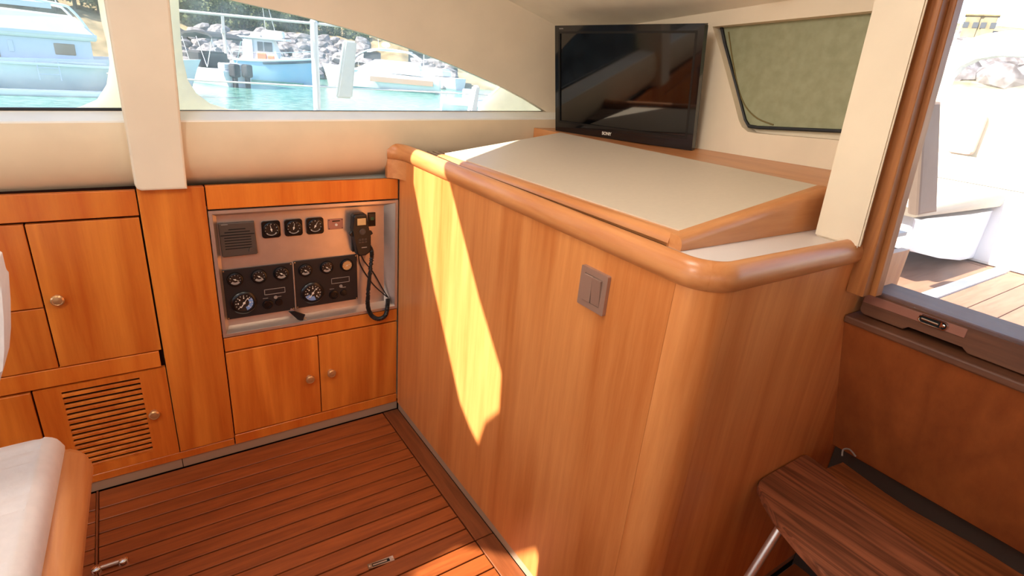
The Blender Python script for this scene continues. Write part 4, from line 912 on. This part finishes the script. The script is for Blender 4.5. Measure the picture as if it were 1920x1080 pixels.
# blue hull
b = boat('blue_boat', 'small cabin boat with pale blue hull and white cabin roof', 516, 50, -12); b.scale = (.95, 1, 1.3)
hull(6.0, 2.2, 1.35, M['bluehull'], b); k = B()
lx(b, 'waterline_stripe', M['antif'], ((-2.6, -1.06, -.05), (2.2, -.7, .12)), bev=0)
sh = []
for i in range(17): t = i / 16; x = -3 + 6 * t; w = 1.1 * (1 - max(0, (t - .45) / .55) ** 2.2) * (.92 + .08 * min(1, t * 4)); sh.append((x + (.6 * max(0, t - .6) / .4 * .6), -w - .02, 1.35 * (.86 + .30 * t * t)))
k = B(); tube(k, sh, .075, 6); obj('rub_rail', k, M['gel'], b, local=True, smooth=True)
k = B(); tube(k, [(x, y - .0, z - .14) for x, y, z in sh[6:]], .07, 6); obj('navy_band', k, M['navy'], b, local=True, smooth=True)
cb_ = cabin(b, 'wheelhouse', M['gel'], -2.3, .5, .8, 1.15, 2.35, .1, .55)
for x0, x1 in ((-1.15, -.75), (-.65, -.05)): lx(cb_, 'window', M['boatwin'], ((x0, -.80, 1.72), (x1, -.72, 2.22)), bev=0)
lx(b, 'blue_door_panel', M['bluegrey'], ((-2.25, -.9, 1.15), (-1.5, -.80, 2.3)), bev=0)
lx(b, 'cabin_roof', M['gel'], ((-2.6, -.95, 2.36), (1.1, .95, 2.46)), bev=.04)
k = B(); box(k, (-.9, -.5, 2.46), (.75, .5, 2.88), .18, 3); obj('rolled_dinghy', k, M['canvas'], b, local=True); lx(b, 'roof_box', M['gel'], ((-1.7, -.4, 2.46), (-1.0, .4, 2.72)), bev=.06)
lx(b, 'orange_lifejacket_pile', M['orange'], ((-1.2, -.96, 1.22), (-.5, -.80, 1.62)), ((-.4, -.95, 1.3), (.1, -.82, 1.52)), bev=.05)
lx(b, 'foredeck', M['gel'], ((.4, -.6, 1.3), (2.2, .6, 1.5)), bev=.06)
rails(b, sh[0:16:1], .42, posts=7); k = B(); tube(k, [(-.6, 0, 2.4), (-.75, 0, 4.3)], .022, 5); tube(k, [(.2, 0, 2.4), (-.35, 0, 4.2)], .022, 5); obj('aerial', k, M['rail'], b, local=True)
# white cruiser
b = boat('white_cruiser', 'long white motor cruiser with curved screen right of the steel stanchion', 735, 52, 172); b.location = far(722, 52, ZW)
hull(9.4, 3.0, 1.45, M['gel'], b, nm='hull'); lx(b, 'waterline_stripe', M['antif'], ((-4.4, 1.25, -.05), (2.8, 1.5, .10)), bev=0)
cb_ = cabin(b, 'coachroof', M['gel'], -3.2, 2.6, 1.25, 1.35, 2.35, .3, 2.0)
lx(b, 'side_window_band', M['greige'], ((-4.2, 1.44, .62), (1.0, 1.51, 1.02)), bev=0)
k = B(); tube(k, spline([(3.0, 1.0, 1.6), (2.2, 1.1, 2.5), (1.0, 1.1, 3.05), (-.6, 1.1, 3.2), (-2.2, 1.1, 3.0), (-3.0, 1.1, 2.5)], 6), .06, 8); tube(k, spline([(3.0, -1.0, 1.6), (2.2, -1.1, 2.5), (1.0, -1.1, 3.05), (-.6, -1.1, 3.2), (-2.2, -1.1, 3.0), (-3.0, -1.1, 2.5)], 6), .06, 8); obj('hardtop_frame', k, M['gel'], b, local=True, smooth=True)
lx(b, 'hardtop', M['gel'], ((-2.2, -1.1, 3.02), (.9, 1.1, 3.16)), bev=.05); lx(b, 'windscreen', M['boatwin'], ((.2, .95, 2.35), (1.6, 1.02, 2.85)), bev=0)
lx(b, 'radar_dome', M['gel'], ((-.4, -.3, 3.35), (.25, .3, 3.7)), bev=.12); k = B(); tube(k, [(-.1, 0, 3.15), (-.1, 0, 3.4)], .08, 8); tube(k, [(.5, 0, 3.1), (.7, 0, 5.2)], .02, 5); obj('mast', k, M['rail'], b, local=True)
rails(b, [(-4.2, 1.38, 1.35), (-2, 1.42, 1.38), (0, 1.42, 1.42), (2, 1.25, 1.5), (3.6, .7, 1.6), (4.6, .1, 1.7)], .55, posts=6)
# two more to the right
b = boat('white_sailboat', 'pale white boat behind, at the right of the harbour view', 800, 62, 150); hull(8, 2.6, 1.3, M['gel'], b); cabin(b, 'coachroof', M['gel'], -2.5, 1.5, 1, 1.2, 1.9)
k = B(); tube(k, [(.3, 0, 1.8), (.3, 0, 10)], .06, 6); tube(k, [(.3, 0, 2.6), (-3.2, 0, 2.7)], .05, 6); obj('mast', k, M['rail'], b, local=True); rails(b, [(-3.6, 1.1, 1.2), (0, 1.2, 1.3), (3.4, .4, 1.5)], .5, posts=5)
b = boat('small_dinghy', 'small white dinghy with blue-grey side at the narrow end of the window', 885, 36, 8); hull(3.4, 1.6, .8, M['gel'], b); lx(b, 'blue_side_panel', M['bluegrey'], ((-1.2, -.86, .38), (.9, -.80, .72)), bev=0); lx(b, 'console', M['gel'], ((-.4, -.4, .7), (.3, .4, 1.3)), bev=.06); rails(b, [(-1.5, -.7, .75), (0, -.75, .8), (1.4, -.3, .95)], .3, posts=4)
# own side deck: stanchions, lifelines, fenders hanging
YL = 2.75
def R3(px, py, y=YL): return at(px, py, 'y', y)
k = B(); pz = R3(588, 42); pb = R3(587, 222); tube(k, [(pz.x, YL, pz.z), (pz.x, YL, pb.z - .25)], .0165, 12); lathe(k, [(.0175, 0), (.012, .012), (0, .015)], (pz.x, YL, pz.z), (0, 0, 1), 12)
tag(obj('stanchion', k, M['gel'], smooth=True), 'white upright guard-rail post outside the arched window', 'post')
k = B(); tube(k, [R3(200, 5), R3(325, 19), R3(588, 44), R3(1100, 95)], .0055, 8); tag(obj('lifeline', k, M['gel'], smooth=True), 'upper white lifeline sloping across the arched window', 'wire')
k = B(); tube(k, [R3(200, 138), R3(380, 151), R3(588, 162), R3(1000, 182)], .0035, 8); tag(obj('lifeline', k, M['gel'], smooth=True), 'lower white lifeline just above the harbour water', 'wire')
k = B(); tube(k, [R3(417, 28), R3(419, 60), R3(424, 100)], .006, 6); box(k, tuple(R3(414, 52) - Vector((.0, .01, 0))), tuple(R3(422, 64) + Vector((0, .01, 0))), .003, 1); tag(obj('fender_line', k, M['gel'], smooth=True), 'short line hanging from the upper lifeline before the trees', 'rope')
for (x0, y0), (x1, y1), lab in (((656, 76), (644, 184), 'large white fender board hanging in front of the white cruiser'), ((893, 160), (884, 214), 'small white fender board at the narrow end of the window')):
    a, b_ = R3(x0, y0), R3(x1, y1); w = .038 if x0 < 700 else .022
    k = B(); hexa(k, [(b_.x - w, YL - .02, b_.z), (b_.x + w, YL - .02, b_.z), (b_.x + w, YL + .02, b_.z), (b_.x - w, YL + .02, b_.z), (a.x - w * .75, YL - .02, a.z), (a.x + w * .75, YL - .02, a.z), (a.x + w * .75, YL + .02, a.z), (a.x - w * .75, YL + .02, a.z)]); bmesh.ops.bevel(k, geom=k.edges[:], offset=.008, segments=2, affect='EDGES')
    tag(obj('fender', k, M['canvas']), lab, 'fender')

# =================================================================== COCKPIT
CZ = .45
k = B(); box(k, (1.6, -2.6, CZ - .06), (5.6, 2.6, CZ - .012)); dk = struct('cockpit_floor', k, M['seam'], 'sunlit pale teak cockpit floor beyond the sliding door', 'floor')
for i in range(26):
    y1 = .885 - i * .122
    if y1 < -2.2: break
    k = B(); box(k, (1.62, y1 - .118, CZ - .012), (4.25, y1, CZ), .002, 1); obj('plank', k, M['cockwood'], dk)
k = B(); box(k, (1.62, .96, CZ - .012), (4.25, 1.35, CZ), .002, 1); obj('wide_board', k, M['cockwood'], dk)
k = B(); box(k, (1.62, 1.36, CZ - .012), (4.25, 2.5, CZ), .002, 1); obj('wide_board', k, M['cockwood'], dk)
k = B(); box(k, (4.27, -2.2, CZ - .012), (5.5, 2.5, CZ), .002, 1); obj('wide_board', k, M['cockwood'], dk)
k = B(); box(k, (1.62, .89, CZ - .012), (5.5, .955, CZ + .012), .004, 1); obj('white_track', k, M['gel'], dk)
# outer side of the deckhouse and coaming so the cockpit is closed in
BN = thing('cockpit_bench', 'white moulded cockpit bench with rounded foot outside the door', 'bench', (3.9, 1.5, CZ))
def C(px, py, y): return at(px, py, 'y', y)
yb_ = 1.08
side = [C(*q, yb_) for q in ((1716, 408), (1735, 415), (1820, 402), (1892, 390), (1912, 392), (1908, 420), (1895, 450), (1868, 468), (1852, 480), (1800, 488), (1760, 484), (1720, 474), (1700, 470))]
side = [Vector((p.x, yb_, max(p.z, CZ + .003))) for p in side]
k = B(); prism(k, side, (0, .62, 0), .015, 2); obj('bench_shell', k, M['gel'], BN)
k = B(); h0, h1_ = C(1893, 408, yb_ - .004), C(1884, 446, yb_ - .004); tube(k, [h0, h1_], .012, 8); obj('hand_slot', k, M['grey'], BN)
c_ = [C(*q, yb_ - .03) for q in ((1722, 410), (1885, 388), (1900, 380), (1902, 366), (1890, 358), (1722, 393))]
k = B(); prism(k, c_, (0, .62, 0), .02, 2); tag(obj('cockpit_cushion', k, M['cuscream'], smooth=True), 'cream seat cushion on the white cockpit bench', 'cushion')
k = B(); fp = [C(1722, 405, 1.0), C(1758, 398, 1.0), C(1766, 190, 1.0), C(1736, 190, 1.0)]; prism(k, fp, (0, .05, 0), .012, 2); tag(obj('cockpit_bolster', k, M['greige']), 'upright greige covered bolster beside the door jamb outside', 'cushion')
k = B(); box(k, (4.75, .35, .86), (5.0, 2.5, 1.02), .04, 3); tag(obj('cockpit_cushion', k, M['cuscream'], smooth=True), 'long cream seat cushion along the stern of the cockpit', 'cushion')
k = B(); box(k, (4.3, -.2, CZ + .003), (5.2, 2.5, .86), .02, 2); tag(obj('stern_locker', k, M['gel']), 'low white stern locker under the long cream cushion', 'locker')
zt1 = at(1850, 167, 'x', 5.25).z
k = B(); box(k, (5.10, -1.5, 1.0), (5.32, 2.6, zt1), .03, 2); tag(obj('stern_cushion', k, M['cuscream'], smooth=True), 'wide cream stern backrest below the arched opening', 'backrest')
a = at(1800, 275, 'x', 5.0); k = B(); box(k, (5.0, a.y - .08, 1.02), (5.09, a.y + .08, 1.32), .03, 2); tag(obj('cockpit_pillow', k, mat('pinkish_pillow', (212, 178, 160), .85)), 'small pinkish pillow against the cream stern backrest', 'pillow')
# arched white spray hood with open arch at the stern
XH = 5.6
def H_(px, py): return at(px, py, 'x', XH)
outer = [H_(*q) for q in ((1730, 175), (1745, 130), (1765, 96), (1800, 78), (1850, 63), (1900, 56), (1960, 58), (2050, 75), (2150, 110), (2230, 170), (2260, 230))]
inner = [H_(*q) for q in ((1772, 164), (1780, 145), (1800, 124), (1830, 110), (1870, 104), (1920, 106), (1990, 118), (2060, 140), (2100, 180))]
k = B(); slab(k, outer + [H_(1730, 235)], [inner], (.12, 0, 0)); tag(obj('spray_hood', k, M['canvas']), 'white arched canvas hood with an open arch showing rocks behind the stern', 'canopy')
for i in range(70):
    rr = random.Random(i * 13 + 1); a = math.radians(rr.uniform(9, 23)); t = rr.random(); r = 88 + t * 34; hz = (r - 70) / 90; hz = 4 + (hz - .2) / .3 * 5.5
    o = bpy.data.objects.new('rock', protos[i % 4]); COL.objects.link(o); o.location = (r * math.cos(a), r * math.sin(a), hz + .3); s = rr.uniform(1.3, 2.6); o.scale = (s, s, s); o.rotation_euler = (rr.uniform(-.4, .4), 0, rr.uniform(0, 6))
    tag(o, 'pale boulder on the bank seen through the open arch', 'rock', 'boulders seen through the arch')
for px, w in ((1805, .9), (1821, .7), (1838, .8)):
    p = far(px, 118, 12.2); t = thing('hill_house', 'small pale house on the dry hilltop', 'house', p, 'houses on the hilltop', math.atan2(p.y, p.x)); lx(t, 'house_wall', M['hillm'], ((-w, -w, -2), (w, w, 2.0)), bev=.05); lx(t, 'house_window', M['boatwin'], ((-w - .05, -.9, .3), (-w + .05, -.2, 1.1)), ((-w - .05, .3, .3), (-w + .05, 1.0, 1.1)), bev=0); lx(t, 'flat_roof', M['earth'], ((-w - .2, -w - .2, 2), (w + .2, w + .2, 2.2)), bev=0)
